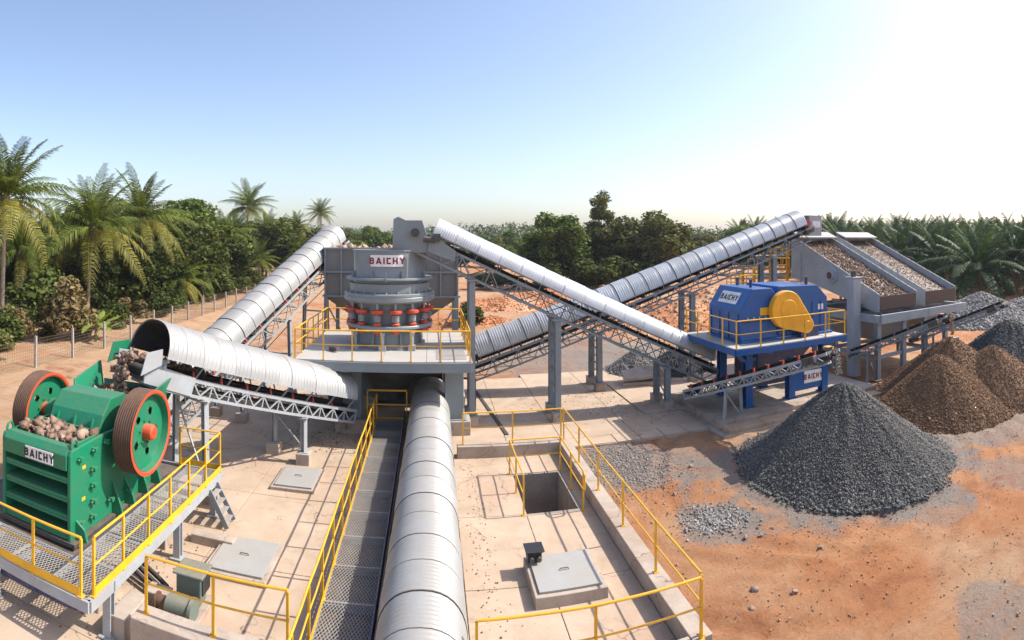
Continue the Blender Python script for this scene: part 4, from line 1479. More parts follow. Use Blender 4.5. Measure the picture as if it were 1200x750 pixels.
# belt guard outline
c1, r1, c2, r2 = (14.12, 4.50), .80, (15.2, 3.74), .35
vx, vz = c2[0] - c1[0], c2[1] - c1[1]
dd = math.hypot(vx, vz)
base = math.atan2(vz, vx)
ga = math.acos((r1 - r2) / dd)
poly = []
for k in range(33):
    a = base + ga + (2 * math.pi - 2 * ga) * k / 32
    poly.append((c1[0] + r1 * math.cos(a), 18.82, c1[1] + r1 * math.sin(a)))
for k in range(13):
    a = base - ga + 2 * ga * k / 12
    poly.append((c2[0] + r2 * math.cos(a), 18.82, c2[1] + r2 * math.sin(a)))
gd = MB().prism(poly, (0, .32, 0)).build('belt_guard', gold, t, 40, .03)
MB().lathe([(.0, 0), (.40, 0), (.42, .015), (.42, .03)], (c1[0] + .05, 18.79, c1[1]), 36, (0, 1, 0)).build('pulley_cover', gold, gd)
MB().lathe([(.0, 0), (.19, 0), (.2, .012), (.2, .03)], (c2[0], 18.79, c2[1]), 28, (0, 1, 0)).build('pulley_cover', gold, gd)
MB().bx(14.9, 15.9, 18.9, 19.3, dz + .01, dz + .45).build('motor_base', navy, t, 0, .01)
MB().tube((15.2, 19.0, 3.72), (15.2, 19.29, 3.72), .12, 16).build('shaft', dgrey, t)

# ---------------------------------------------------------------- vibrating screens
def screen(x0, x1, label, seed):
    t = thing('vibrating_screen', label, 'screen', ((x0 + x1) / 2, 24.5, 0), 'vibrating screens')
    yt, yl = 28.7, 20.85
    for x, nm in ((x0, 'side_plate'), (x1 - .06, 'side_plate')):
        sp = MB().prism([(x, yt, 7.75), (x, yt, 5.0), (x, 26.5, 4.75), (x, yl + .4, 3.5), (x, yl, 3.5), (x, yl, 4.48)], (.06, 0, 0)).build(nm, lgrey_b, t, 0, .01)
        k = 16
        for i in range(k):
            f = (i + .5) / k
            y = yt + (yl - yt) * f
            z = 7.75 + (4.48 - 7.75) * f
            MB().box((x + .03, y, z - .06), (.12, .05, .16)).build('rim_lug', lgrey_b, sp, 0)
    dirv = V(0, yl - yt, 4.48 - 7.75).normalized()
    nrm = V(0, -dirv.z, dirv.y) * -1
    if nrm.z < 0:
        nrm = -nrm
    a, b = V((x0 + x1) / 2, yt - .1, 7.30), V((x0 + x1) / 2, yl + .05, 4.02)
    MB().beam(a, b, x1 - x0 - .14, .05).build('screen_deck', dgrey, t, 0)
    MB().bx(x0 + .07, x1 - .07, yt - .05, yt + .02, 5.2, 7.85).build('feed_plate', lgrey_b, t, 0)
    MB().prism([(x0 + .02, yt - .9, 7.62), (x0 + .02, yt + .1, 7.98), (x0 + .02, yt + .1, 7.90), (x0 + .02, yt - .9, 7.54)], (x1 - x0 - .04, 0, 0)).build('feed_box', lgrey, t, 0)
    MB().bx(x0 + .07, x1 - .07, yl - .03, yl + .01, 3.62, 4.36).build('discharge_apron', brownp, t, 0)
    rs2 = np.random.RandomState(seed)

    def onscr(i):
        f = rs2.rand()
        p = a.lerp(b, f)
        return (rs2.uniform(x0 + .15, x1 - .15), p.y, p.z + .05 + .07 * rs2.rand())
    tag(rocks('screen_load', 2200 if seed == 1 else 3600, onscr, (.035 if seed == 1 else .02), (.10 if seed == 1 else .045), screenst, None, seed + 30),
        'coarse brown stone spread over the nearer sloping screen' if seed == 1 else 'fine brown grit spread over the farther sloping screen', 'stone', kind='stuff')
    # exciter and bolts on the left plate
    MB().lathe([(.0, .30), (.25, .30), (.30, .26), (.30, .16), (.46, .15), (.46, 0)], (x0, 24.6, 5.35), 32, (-1, 0, 0)).build('exciter', lgrey_b, t)
    MB().lathe([(.0, .34), (.2, .34), (.2, .29)], (x0, 24.6, 5.35), 24, (-1, 0, 0)).build('exciter_cap', rust, t)
    for k in range(14):
        f = (k + .5) / 14
        y = yt - .2 + (yl - yt + .3) * f
        z = 6.9 + (3.95 - 6.9) * f
        MB().tube((x0, y, z), (x0 - .03, y, z), .045, 8).build('plate_bolt', lgrey, t)
    for y, z in ((27.7, 5.6), (23.0, 4.75)):
        MB().beam((x0 - .02, y, z - .9), (x0 - .02, y, z + .9), .12, .04, (1, 0, 0)).build('plate_strap', lgrey_b, t, 0)
    # supporting frame
    fx0, fx1 = x0 - .45, x1 + .28
    MB().beam((fx0, 20.25, 3.22), (fx1, 20.25, 3.22), .14, .48).build('front_fascia', lgrey, t, 0, .01)
    mb = MB()
    for x in (fx0, fx1):
        mb.beam((x, 20.33, 3.2), (x, 28.6, 3.2), .16, .42)
    for y in (22.1, 24.5, 27.0, 28.6):
        mb.beam((fx0, y, 3.15), (fx1, y, 3.15), .14, .3)
    mb.build('frame_beam', lgrey, t, 0)
    for x in (fx0 + .1, (fx0 + fx1) / 2 + .2):
        for y in (20.6, 24.4, 28.4):
            MB().ibeam((x, y, 0), (x, y, 2.98), .26, .26, (0, 1, 0), .04).build('column', lgrey, t, 0)
    mb = MB()
    for y in (20.6, 24.4):
        mb.beam((fx0 - .2, y, 1.15), (fx1 - .3, y, 1.15), .12, .2)
    for x in (fx0 + .1,):
        mb.beam((x, 20.6, 1.15), (x, 28.4, 1.15), .12, .2)
    mb.build('tie_beam', lgrey, t, 0)
    for y in (22.2, 27.6):
        for x in (x0 - .2, x1 + .14):
            mb = MB()
            for q in range(6):
                mb.lathe([(.05, 0), (.11, .01), (.11, .035), (.05, .045)], (x, y, 3.42 + q * .06), 12)
            mb.box((x, y, 3.82), (.3, .3, .04)).box((x, y, 3.41), (.3, .3, .02)).build('spring_mount', dgrey, t)
    v0 = [(x0, 21.0, 3.0), (x1, 21.0, 3.0), (x1, 28.2, 3.0), (x0, 28.2, 3.0), (x0 + 1.0, 21.8, 1.7), (x1 - 1.0, 21.8, 1.7), (x1 - 1.0, 26.5, 1.7), (x0 + 1.0, 26.5, 1.7)]
    MB().add(v0, [(0, 1, 5, 4), (1, 2, 6, 5), (2, 3, 7, 6), (3, 0, 4, 7), (4, 5, 6, 7)]).build('under_hopper', lgrey_t, t, 0)
    return t


lgrey_b = paint('pale_blue_grey_plate', (.36, .385, .405), .5, 0, .25, (.40, .33, .27), scale=1.2, chip=.25)
lgrey_t = paint('dusty_hopper_plate', (.36, .34, .31), .7, 0, .5, (.42, .34, .26), scale=1.5)
s1 = screen(21.8, 25.0, 'nearer sloping grey vibrating screen behind the blue crusher, loaded with coarse stone', 1)
screen(25.75, 28.9, 'farther sloping grey vibrating screen, beside the palm plantation', 2)
MB().bx(20.75, 21.3, 21.75, 22.3, 0, 5.35).box((21.03, 22.03, 5.39), (.72, .72, .07)).build('corner_column', lgrey_b, s1, 0, .02)
MB().tube((21.03, 22.03, 5.43), (21.03, 22.03, 5.75), .16, 14).build('column_cap', dgrey, s1)

# stair tower of yellow rails and orange posts behind
t = thing('stair_tower', 'yellow and orange steel stair tower behind the blue crusher', 'stair tower', (21.0, 31, 0))
for x in (19.9, 21.2, 22.6):
    for y in (30.2, 31.6):
        MB().beam((x, y, 0), (x, y, 7.0 if x > 20 else 5.6), .16, .16, (0, 1, 0)).build('post', gold, t, 0)
for zz in (3.6, 5.2, 6.4):
    MB().bx(20.0, 22.6, 30.2, 31.6, zz - .06, zz).build('landing', grey, t, 0)
    railing([(19.85, 31.6, zz), (19.85, 30.1, zz), (22.7, 30.1, zz), (22.7, 31.6, zz)], 1.0, .65, t, r=.04)
railing([(18.3, 31.0, 4.2), (18.3, 29.4, 4.2), (19.8, 29.4, 4.2)], 1.0, .5, t, r=.04)
MB().bx(18.3, 20.0, 29.4, 31.0, 4.1, 4.2).build('landing', grey, t, 0)
for x in (18.5, 19.8):
    MB().beam((x, 30.0, 0), (x, 30.0, 4.1), .15, .15, (0, 1, 0)).build('post', grey, t, 0)

# ---------------------------------------------------------------- stockpile conveyors
tf, PF, LF = conveyor('belt_conveyor', 'open belt conveyor in front of the blue stand tipping onto the large grey pile',
                      (10.9, 21.6, 1.0), (13.05, 14.75, 3.55), .62, None, .32, [(2.5, .1, .05)], .3, lgrey, redp, .75, bay=.3, legw=.10, leg_foot=.0)
tg, PG_, LG = conveyor('belt_conveyor', 'open belt conveyor under the nearer screen tipping brown grit',
                       (20.4, 21.6, 1.45), (22.15, 16.45, 3.72), .62, None, .24, [(1.2, .1)], .3, grey, dgrey, .8, bay=.32, legw=.10, leg_foot=.0)
tg2, PH_, LH = conveyor('belt_conveyor', 'open belt conveyor under the farther screen tipping onto the dark grey pile',
                        (25.4, 21.6, 1.6), (26.75, 15.9, 3.95), .62, None, .24, [(1.2, .1)], .3, grey, dgrey, .8, bay=.32, legw=.10, leg_foot=.0)
for tt, PP, LL, m_ in ((tf, PF, LF, gold), (tg, PG_, LG, orange)):
    MB().box(PP(LL - .5, -.5, .05), (.3, .3, .26)).build('drive_guard', m_, tt, 0, .03)


def stream(P_, L_, zb, m, label, seed, n=220):
    rs2 = np.random.RandomState(seed)
    h = P_(L_, 0, 0)

    def f(i):
        q = rs2.rand()
        p = P_(L_ + .05 + .22 * q ** .5, rs2.normal(0, .11), 0)
        return (p.x, p.y, p.z - (h.z - zb) * q + rs2.normal(0, .03))
    tag(rocks('falling_grit', n, f, .02, .06, m, None, seed), label, 'grit', kind='stuff')


stream(PF, LF, 2.6, greyst, 'grey gravel falling from the conveyor end onto the pile', 41, 420)
stream(PG_, LG, 2.7, brownst, 'brown grit falling from the conveyor end onto the brown pile', 42, 360)


# ---------------------------------------------------------------- stockpiles
def pile(name, label, c, r, h, m, n, s0, s1, seed, cat='gravel pile', lobes=(), sharp=.12):
    """cone of loose stone: wavy cone surface plus loose stones over it, one mesh"""
    c = Vector(c)
    rs2 = np.random.RandomState(seed)
    cones = [(0, 0, r, h)] + list(lobes)

    def hz(x, y):
        best = -1
        for (ox, oy, rr, hh) in cones:
            dx, dy = x - ox, y - oy
            an = math.atan2(dy, dx)
            d_ = math.hypot(dx, dy)
            rv = rr * (1 + .06 * noise.noise((math.cos(an) * 1.3 + seed, math.sin(an) * 1.3, ox)) + .03 * noise.noise((math.cos(an) * 5 + seed, math.sin(an) * 5, 2)))
            q = d_ / rv
            zz = hh * (1 - math.sqrt(q * q + sharp * sharp) + .0 * q)
            if q > .8:
                zz += hh * .45 * (min(q, 1.06) - .8) ** 2
            if q > 1.06:
                zz -= hh * 1.5 * (q - 1.06)
            zz += hh * .035 * noise.noise((math.cos(an) * 5, math.sin(an) * 5, d_ * .5 + seed)) + hh * .05 * noise.noise((x * .5, y * .5, seed * 3.3)) * min(1, q * 1.5)
            best = max(best, zz)
        return best + .03 * noise.noise((x * 1.7, y * 1.7, seed)) + .012 * noise.noise((x * 6, y * 6, seed))
    R0 = max([r] + [math.hypot(o_[0], o_[1]) + o_[2] for o_ in lobes]) * 1.2
    G_ = 110
    vs, idx = [], {}
    for j in range(G_ + 1):
        for i in range(G_ + 1):
            x, y = -R0 + 2 * R0 * i / G_, -R0 + 2 * R0 * j / G_
            vs.append((x, y, max(-.35, hz(x, y) - .02)))
    vs = np.array(vs)
    gi = np.arange((G_ + 1) ** 2).reshape(G_ + 1, G_ + 1)
    fq = np.stack([gi[:-1, :-1], gi[:-1, 1:], gi[1:, 1:], gi[1:, :-1]], -1).reshape(-1, 4)
    keep = vs[fq][:, :, 2].max(1) > -.3
    fq = fq[keep]
    tri = np.concatenate([fq[:, [0, 1, 2]], fq[:, [0, 2, 3]]])
    # stones on the faces the viewpoint could see or a step to the side
    pts = []
    while len(pts) < n:
        x, y = rs2.uniform(-R0, R0, 2)
        if (x * c.x + y * c.y) > R0 * c.length * .35:
            continue
        z = hz(x, y)
        if z > -.07 or rs2.rand() < .05 and z > -.5:
            pts.append((x, y, max(z, -.06)))
    sv, sf, st = rock_pts(rs2, n, lambda i: pts[i], s0, s1)
    foot = []
    while len(foot) < n // 16:
        x, y = rs2.uniform(-R0, R0, 2)
        z = hz(x, y)
        if -.22 < z < h * .22 and rs2.rand() < .8 - z * .8:
            foot.append((x, y, max(z, -.05)))
    v2, f2, t2 = rock_pts(rs2, len(foot), lambda i: foot[i], s1 * .9, s1 * 1.8)
    sf = np.concatenate([sf, f2 + len(sv)])
    sv = np.concatenate([sv, v2])
    st = np.concatenate([st, t2])
    tone = np.concatenate([np.full(len(vs), .35), st])
    me = np_mesh(name, np.concatenate([vs, sv]), np.concatenate([tri, sf + len(vs)]), m, tone)
    o = link(name, me, None, c)
    return tag(o, label, cat, 'stockpiles')


pile('gravel_pile', 'large cone of dark grey gravel nearest on the red dirt', site(990, 19.1), 3.55, 2.85, greyst, 46000, .014, .042, 1)
pile('grit_pile', 'brown grit cone with a smooth point in front of the ridged brown pile', site(1101, 24.8), 3.1, 2.62, brownst, 13000, .018, .045, 2)
pile('grit_pile', 'tall ridged brown grit pile directly under the falling stream', site(1114, 27.6), 3.6, 2.95, brownst, 15000, .018, .045, 3, lobes=((.9, -1.9, 3.2, 2.55),))
pile('gravel_pile', 'dark blue-grey gravel pile at the right edge behind the brown piles', site(1184, 31.0), 4.6, 3.3, darkst, 16000, .03, .07, 4, lobes=((-.3, -2.0, 3.6, 2.4),))
pile('gravel_pile', 'wide low pale grey pile far off below the palm plantation', site(1150, 52), 5.5, 2.8, palest, 7000, .06, .16, 5, lobes=((3.8, -2.5, 5.0, 2.0), (-2.5, 2, 4.5, 2.2)))
pile('gravel_pile', 'small pale grey pile beyond the yard under the two crossing conveyors', site(748, 31.6), 1.9, 1.45, palest, 3500, .03, .07, 6)
pile('gravel_pile', 'small black pile beyond the yard beside the pale grey one', site(790, 31.8), 1.8, 1.35, darkst, 3500, .03, .07, 7)
for i, (u, d, rx, hh, lb) in enumerate(((600, 62, 5.5, 1.7, 'red soil heap beyond the yard left of the crossing conveyors'), (650, 66, 7, 2.6, 'red soil heap beyond the yard behind the crossing conveyors'),
                                        (705, 62, 6, 2.6, 'low red soil heap between the two crossing conveyors'), (795, 50, 6, 3.4, 'tall red soil heap left of the blue crusher'),
                                        (842, 54, 7, 4.6, 'tall red soil bank behind the blue crusher'), (885, 58, 7, 4.6, 'red soil bank behind the stair tower'), (560, 50, 2.5, .9, 'dark low mound beside the grey bin'),
                                        (1195, 66, 5, 1.2, 'low red soil mound at the foot of the plantation'))):
    pile('soil_heap', lb, site(u, d), rx, hh, soil, 900, .05, .2, 20 + i, 'soil heap', sharp=.4, lobes=((rx * .6, .5, rx * .7, hh * .75), (-rx * .7, -.3, rx * .6, hh * .6)))

# loose stones
rs_ = np.random.RandomState(21)


def scatter(cx_, cy_, sx, sy):
    def f(i):
        while True:
            x, y = rs_.normal(cx_, sx), rs_.normal(cy_, sy)
            if not under_slab(x, y, 0):
                return (x, y, ground_h(x, y) + .012)
    return f


tag(rocks('loose_gravel', 2200, scatter(6.4, 17.4, .8, 1.3), .012, .045, palest, None, 51), 'pale grey gravel spilled along the outside of the low wall', 'gravel', kind='stuff')
tag(rocks('loose_gravel', 1100, scatter(7.35, 13.1, .45, .36), .02, .06, palest, None, 52), 'pale grey gravel patch on the red dirt left of the large grey pile', 'gravel', kind='stuff')
tag(rocks('loose_gravel', 2600, scatter(12.6, 13.0, 2.6, 2.3), .01, .03, greyst, None, 53), 'grey gravel scattered round the foot of the large grey pile', 'gravel', kind='stuff')
tag(rocks('loose_gravel', 1500, scatter(20.5, 13.5, 3.2, 2.2), .012, .03, greyst, None, 54), 'grit scattered on the dirt before the brown piles', 'gravel', kind='stuff')


def scatter_u(u0, u1, d0, d1):
    def f(i):
        while True:
            p = site(rs_.uniform(u0, u1), rs_.uniform(d0, d1))
            if not under_slab(p.x, p.y, 0):
                return (p.x, p.y, ground_h(p.x, p.y) + .015)
    return f


tag(rocks('loose_stones', 520, scatter_u(790, 1230, 9.5, 16), .01, .035, redst, None, 55), 'small stones strewn over the red dirt in the right foreground', 'stones', kind='stuff')
tag(rocks('loose_stones', 500, scatter_u(560, 830, 31, 60), .02, .07, redst, None, 56), 'small stones strewn over the dirt beyond the yard', 'stones', kind='stuff')
tag(rocks('loose_stones', 400, scatter_u(-20, 300, 20, 60), .015, .05, redst, None, 57), 'small stones strewn over the dirt track by the fence', 'stones', kind='stuff')
pale_rock = rough_mat('pale_field_rock', [(.20, .13, .09), (.34, .25, .19), (.46, .37, .30)], 14, .95, .8, .03)
def spill(cx_, cy_, sx, sy):
    return lambda i: (rs_.normal(cx_, sx), rs_.normal(cy_, sy), .012)


tag(rocks('spilled_stone', 260, spill(-6.2, 11.2, .35, 1.8), .01, .035, screenst, None, 61), 'stone crumbs spilled on the concrete below the green crusher platform', 'stone', kind='stuff')
tag(rocks('spilled_stone', 320, spill(-3.9, 20.3, .8, .7), .01, .04, screenst, None, 62), 'stone crumbs spilled under the tail of the arched conveyor', 'stone', kind='stuff')
tag(rocks('spilled_stone', 260, spill(1.25, 14.0, .18, 3.2), .008, .025, screenst, None, 63), 'stone crumbs along the foot of the round conveyor cover', 'stone', kind='stuff')
tag(rocks('spilled_stone', 320, spill(8.2, 23.6, 2.0, 1.2), .01, .04, screenst, None, 64), 'stone crumbs spilled on the yard under the descending conveyor', 'stone', kind='stuff')
rk = 0
spots = [(6.6, 10.0, .13, 'pale angular rock'), (7.6, 11.9, .10, 'pale split rock'), (7.9, 11.7, .08, 'small whitish rock'), (8.4, 11.9, .09, 'brown rock'), (6.2, 9.5, .09, 'small tan rock'), (9.6, 12.3, .08, 'reddish rock'),
         (7.0, 14.9, .08, 'grey rock'), (8.3, 16.4, .10, 'dark grey rock'), (10.3, 11.0, .07, 'small dusty rock'), (8.8, 10.4, .08, 'flat dusty rock'), (7.2, 9.4, .10, 'blunt tan rock')]
where = ['beside the near corner of the low wall', 'below the pale gravel patch', 'next to the split rock below the gravel patch', 'right of the two rocks below the gravel patch', 'closest to the railing corner', 'before the large grey pile',
         'on the gravel beside the low wall', 'left of the large grey pile', 'at the near foot of the large grey pile', 'in the middle of the near red dirt', 'on the dirt at the bottom edge of view']
for (x, y, s_, a), b in zip(spots, where):
    s_ *= .62
    rr = np.random.RandomState(100 + rk)
    rk += 1
    bmv, bmf, tn = [], [], []
    me = bpy.data.meshes.new('rock')
    import bmesh
    bm = bmesh.new()
    bmesh.ops.create_icosphere(bm, subdivisions=2, radius=1)
    ph = rr.uniform(0, 10, 3)
    for v in bm.verts:
        k = 1 + .9 * noise.noise(v.co * 1.1 + Vector(ph)) + .45 * noise.noise(v.co * 2.7 + Vector(ph))
        v.co = Vector((v.co.x * k * s_ * 1.2, v.co.y * k * s_, v.co.z * k * s_ * .8))
    bm.to_mesh(me)
    bm.free()
    me.materials.append(pale_rock)
    o = link('rock', me, None, (x, y, ground_h(x, y) + s_ * .35))
    tag(o, a + ' ' + b, 'rock', 'rocks on the red dirt')

# ---------------------------------------------------------------- fence along the left track
t = thing('wire_fence', 'old wire fence on pale concrete posts along the left dirt track', 'fence', (-22.3, 50, 0))
fy = [14 + 3.55 * k for k in range(24)]
fxs = [-21.2 - .012 * (y - 14) - .25 * math.sin(y * .13) for y in fy]
for x, y in zip(fxs, fy):
    h = R.uniform(1.7, 1.85)
    MB().beam((x, y, -.1), (x + R.uniform(-.05, .05), y, h), .13, .13, (0, 1, 0)).build('post', fence_c, t, 0, .01)
for (xa, ya), (xb, yb) in zip(list(zip(fxs, fy))[:-1], list(zip(fxs, fy))[1:]):
    mb = MB()
    a, b = V(xa, ya, 0), V(xb, yb, 0)
    for k in range(9):
        zz = .1 + k * .19
        mb.beam(a + Z * zz, b + Z * (zz + R.uniform(-.03, .03)), .011, .011)
    for k in range(1, 20):
        q = a.lerp(b, k / 20)
        mb.beam(q + Z * .08, q + Z * 1.64, .008, .008, (0, 1, 0))
    mb.build('wire_mesh', wire, t, 0)

# ---------------------------------------------------------------- plants
def frond_mesh(name, L, droop, nleaf, leafL, seed, wd=.11, hang=.5, vee=.35, mats=None):
    """one pinnate frond along +X: curved rachis and paired, bent leaflets"""
    rs = np.random.RandomState(seed)

    def rach(q):
        return np.array([L * (q - .10 * droop * q * q), 0.0, L * (.10 * q - droop * .62 * q ** 2.2)])
    v, f, tn = [], [], []
    segs = 9
    for i in range(segs + 1):
        q = i / segs
        p = rach(q)
        rr = .05 * (1 - q) + .008
        for dx, dz in ((rr, 0), (-rr * .5, rr * .8), (-rr * .5, -rr * .8)):
            v.append((p[0], p[1] + dx, p[2] + dz))
            tn.append(.75)
    for i in range(segs):
        for k in range(3):
            a, b = i * 3 + k, i * 3 + (k + 1) % 3
            f.append((a, b, b + 3, a + 3))
    for i in range(nleaf):
        q = .12 + .88 * (i + rs.uniform(-.2, .2)) / nleaf
        p = rach(q)
        tg = rach(min(1, q + .02)) - rach(q - .02)
        tg /= np.linalg.norm(tg)
        ll = leafL * (math.sin(math.pi * (q * .86 + .1)) ** .7) * rs.uniform(.85, 1.1)
        for sg in (-1, 1):
            out = np.array([0, sg, 0.0]) * .86 + tg * .55 + np.array([0, 0, vee * rs.uniform(.5, 1.1)])
            out /= np.linalg.norm(out)
            wv = tg * (wd * (.9 - .4 * q))
            m1 = p + out * ll * .5
            m2 = p + out * ll * .85 + np.array([0, 0, -ll * hang * rs.uniform(.6, 1.2)])
            n0 = len(v)
            v += [tuple(p - wv * .35), tuple(p + wv * .35), tuple(m1 + wv * .55), tuple(m1 - wv * .55), tuple(m2 + wv * .12), tuple(m2 - wv * .12)]
            f += [(n0, n0 + 1, n0 + 2, n0 + 3), (n0 + 3, n0 + 2, n0 + 4, n0 + 5)]
            tt = float(np.clip(rs.normal(.5, .16), 0, 1))
            tn += [tt * .8] * 2 + [tt] * 2 + [min(1, tt * 1.2)] * 2
    return np.array(v), np.array(f), np.array(tn)


FR = {}
for kind, args in (('young', (1.0, .46, 40, .80)), ('mid', (1.0, .85, 42, .9)), ('old', (1.0, 1.05, 40, .9))):
    for k in range(2):
        FR[kind, k] = frond_mesh('frond', 5.2, args[1], args[2], args[3] * 1.15, 3 + k + len(kind) * 7, .115, .75 if kind != 'young' else .45)
for k in range(3):
    FR['oil', k] = frond_mesh('frond', 5.6, (.35, .75, 1.1)[k], 34, .95, 30 + k, .17, .65)
    FR['small', k] = frond_mesh('frond', 2.4, (.4, .7, 1.0)[k], 20, .55, 40 + k, .13, .4)
FM = {}


def fmesh(key, m):
    if (key, m.name) not in FM:
        v, f, tn = FR[key]
        FM[key, m.name] = np_mesh('frond', v, f, m, tn)
    return FM[key, m.name]


def frond_set(rs, n, style):
    """list of (key, matrix, age)"""
    out = []
    for i in range(n):
        q = (i + .5) / n
        az = i * 2.39996 + rs.uniform(-.25, .25)
        if style == 'coco':
            el = math.radians(82 - 104 * q ** 1.0 + rs.uniform(-7, 7))
            key = ('young' if q < .25 else 'mid' if q < .62 else 'old', rs.randint(2))
        elif style == 'oil':
            el = math.radians(78 - 120 * q ** .9 + rs.uniform(-8, 8))
            key = ('oil', 0 if q < .3 else 1 if q < .65 else 2)
        else:
            el = math.radians(78 - 90 * q + rs.uniform(-9, 9))
            key = ('small', 0 if q < .35 else 1 if q < .7 else 2)
        sc_ = rs.uniform(.85, 1.1)
        M = Matrix.Rotation(az, 4, 'Z') @ Matrix.Rotation(-el, 4, 'Y') @ Matrix.Rotation(rs.uniform(-.35, .35), 4, 'X') @ Matrix.Diagonal((sc_, sc_, sc_, 1))
        out.append((key, M, q))
    return out


def trunk_mesh(h, r0, r1, lean, seed, rings=True):
    rs = random.Random(seed)
    mb = MB()
    pts = []
    n_ = 14
    a = rs.uniform(0, 6.28)
    for i in range(n_ + 1):
        q = i / n_
        b_ = lean * q * q
        pts.append((math.cos(a) * b_, math.sin(a) * b_, h * q))
    mb.path(pts, r0, 10, taper=r1)
    return mb, Vector(pts[-1])


def palm(name, label, cat, loc, h, style, n, scale, seed, group, near, r0=.2, r1=.13, lean=.6):
    rs = np.random.RandomState(seed)
    t = thing(name, label, cat, loc, group)
    mb, top = trunk_mesh(h, r0, r1, lean, seed)
    o = link('trunk', mb.mesh('trunk', bark, (0, 0, 0), 60), t, WORLD[t.name])
    fs = frond_set(rs, n, style)
    rsm = np.random.RandomState(seed + 5)
    tb_ = WORLD[t.name] + top
    mat_of = (lambda q: frond_m if q < .72 or rsm.rand() < .35 else frond_old if q < .97 else frond_dry) if style != 'oil' else (lambda q: oil_m if q < .93 else frond_dry)
    for key, M, q in fs:
        fo = link('frond', fmesh(key, mat_of(q)), t, tb_)
        fo.matrix_basis = Matrix.Translation(top) @ M @ Matrix.Scale(scale, 4)
    # nuts and boot fibre at the crown's heart
    mb = MB()
    for k in range(9):
        a = k * 2.4
        p = top + V(math.cos(a) * .28, math.sin(a) * .28, -.25 - .12 * (k % 3))
        mb.lathe([(.0, -.14), (.1, -.1), (.13, 0), (.1, .1), (.0, .14)], p, 8)
    mb.lathe([(r1, -.5), (r1 * 2.0, -.1), (r1 * 1.6, .35), (.02, .6)], top, 10)
    link('crown_heart', mb.mesh('crown_heart', bark, (0, 0, 0), 50), t, WORLD[t.name])
    return t


# coconut palms behind the fence, left to right
cocos = [(2, 40, 10.4, 1.02, 'tall coconut palm cut by the left edge of the picture'),
         (103, 52, 8.3, 1.25, 'large coconut palm with wide yellow-tipped fronds, second from the left edge'),
         (167, 57, 9.4, 1.12, 'coconut palm with a hanging orange dead frond right of the largest palm'),
         (287, 104, 13.4, 1.18, 'tall slender coconut palm standing alone above the hedge of trees'),
         (377, 150, 14.4, .95, 'small distant palm showing above the head of the white conveyor'),
         (135, 66, 9.0, .85, 'half hidden palm between the two large coconut palms'),
         (258, 76, 7.4, .85, 'shorter palm with a thin pale trunk left of the tall lone palm'),
         (330, 112, 8.6, .85, 'bushy palm right of the tall lone palm'),
         (222, 82, 8.4, .75, 'small palm between the large palms and the tall lone palm'),
         (350, 92, 5.4, .75, 'low palm close behind the white rising conveyor'),
         (305, 84, 4.2, .75, 'low palm with spreading fronds behind the fence end'),
         (238, 64, 3.9, .62, 'low young palm behind the fence'),
         (62, 64, 7.6, .95, 'palm half hidden between the left edge palm and the largest palm'),
         (200, 70, 7.2, .9, 'palm crown just right of the palm with the dead frond'),
         (30, 50, 6.2, .9, 'shorter palm between the left edge palm and the largest palm'),
         (272, 92, 8.6, .8, 'palm crown close on the left of the tall lone palm'),
         (312, 98, 8.8, .8, 'palm crown close on the right of the tall lone palm'),
         (345, 125, 10.2, .85, 'distant palm crown left of the white conveyor head'),
         (145, 60, 5.2, .8, 'low palm filling the gap under the two large palms'),
         (215, 60, 3.0, .7, 'young palm low behind the fence right of the large palms')]
for i, (u, d, h, s_, lb) in enumerate(cocos):
    palm('coconut_palm', lb, 'palm', site(u, d, -.1), h, 'coco', 36 if d < 70 else 28, s_, 200 + i, 'coconut palms behind the left fence', True, lean=.4 + .1 * (i % 4))

# young banana-like plants by the fence
def broad_leaf(L, wd, droop, seed):
    rs = np.random.RandomState(seed)
    v, f, tn = [], [], []
    n_ = 10
    for i in range(n_ + 1):
        q = i / n_
        x, z = L * q * (1 - .2 * droop * q), L * (.55 * q - .9 * droop * q * q)
        w_ = wd * math.sin(math.pi * min(1, q * .93 + .07)) ** .6 * .5 + .01
        v += [(x, -w_, z - w_ * .25 + rs.uniform(-.02, .02)), (x, 0, z), (x, w_, z - w_ * .25 + rs.uniform(-.02, .02))]
        tn += [.7, .9, .6]
    for i in range(n_):
        for k in range(2):
            a = i * 3 + k
            f.append((a, a + 1, a + 4, a + 3))
    return np_mesh('leaf', v, f, banana_m, tn, smooth=True)


banana_m = tone_mat('banana_leaf', (.06, .10, .015), (.13, .20, .03), (.28, .34, .07), .4, .3)
bl = [broad_leaf(1.9, .5, d_, k) for k, d_ in enumerate((.35, .6, .9))]
for i, (u, d, s_, lb) in enumerate(((2, 30.0, 1.0, 'broad-leaved banana plant at the left edge by the fence'), (132, 40.0, 1.2, 'light green banana plant behind the fence above the arched conveyor mouth'), (140, 41, .8, 'smaller banana plant behind the fence above the arched conveyor mouth'))):
    p = site(u, d, -.1)
    if p.x > -22.5:
        p = Vector((-23.2, p.y, -.1))
    t = thing('banana_plant', lb, 'plant', p)
    link('stem', MB().tube((0, 0, 0), (0, 0, .9 * s_), .09 * s_, 8, .06 * s_).mesh('stem', banana_m, (0, 0, 0), 60), t, p)
    for k in range(8):
        o = link('leaf', bl[k % 3], t, p)
        o.matrix_basis = Matrix.Translation((0, 0, .85 * s_)) @ Matrix.Rotation(k * 2.4, 4, 'Z') @ Matrix.Rotation(-.5 + .12 * (k % 4), 4, 'Y') @ Matrix.Scale(s_, 4)


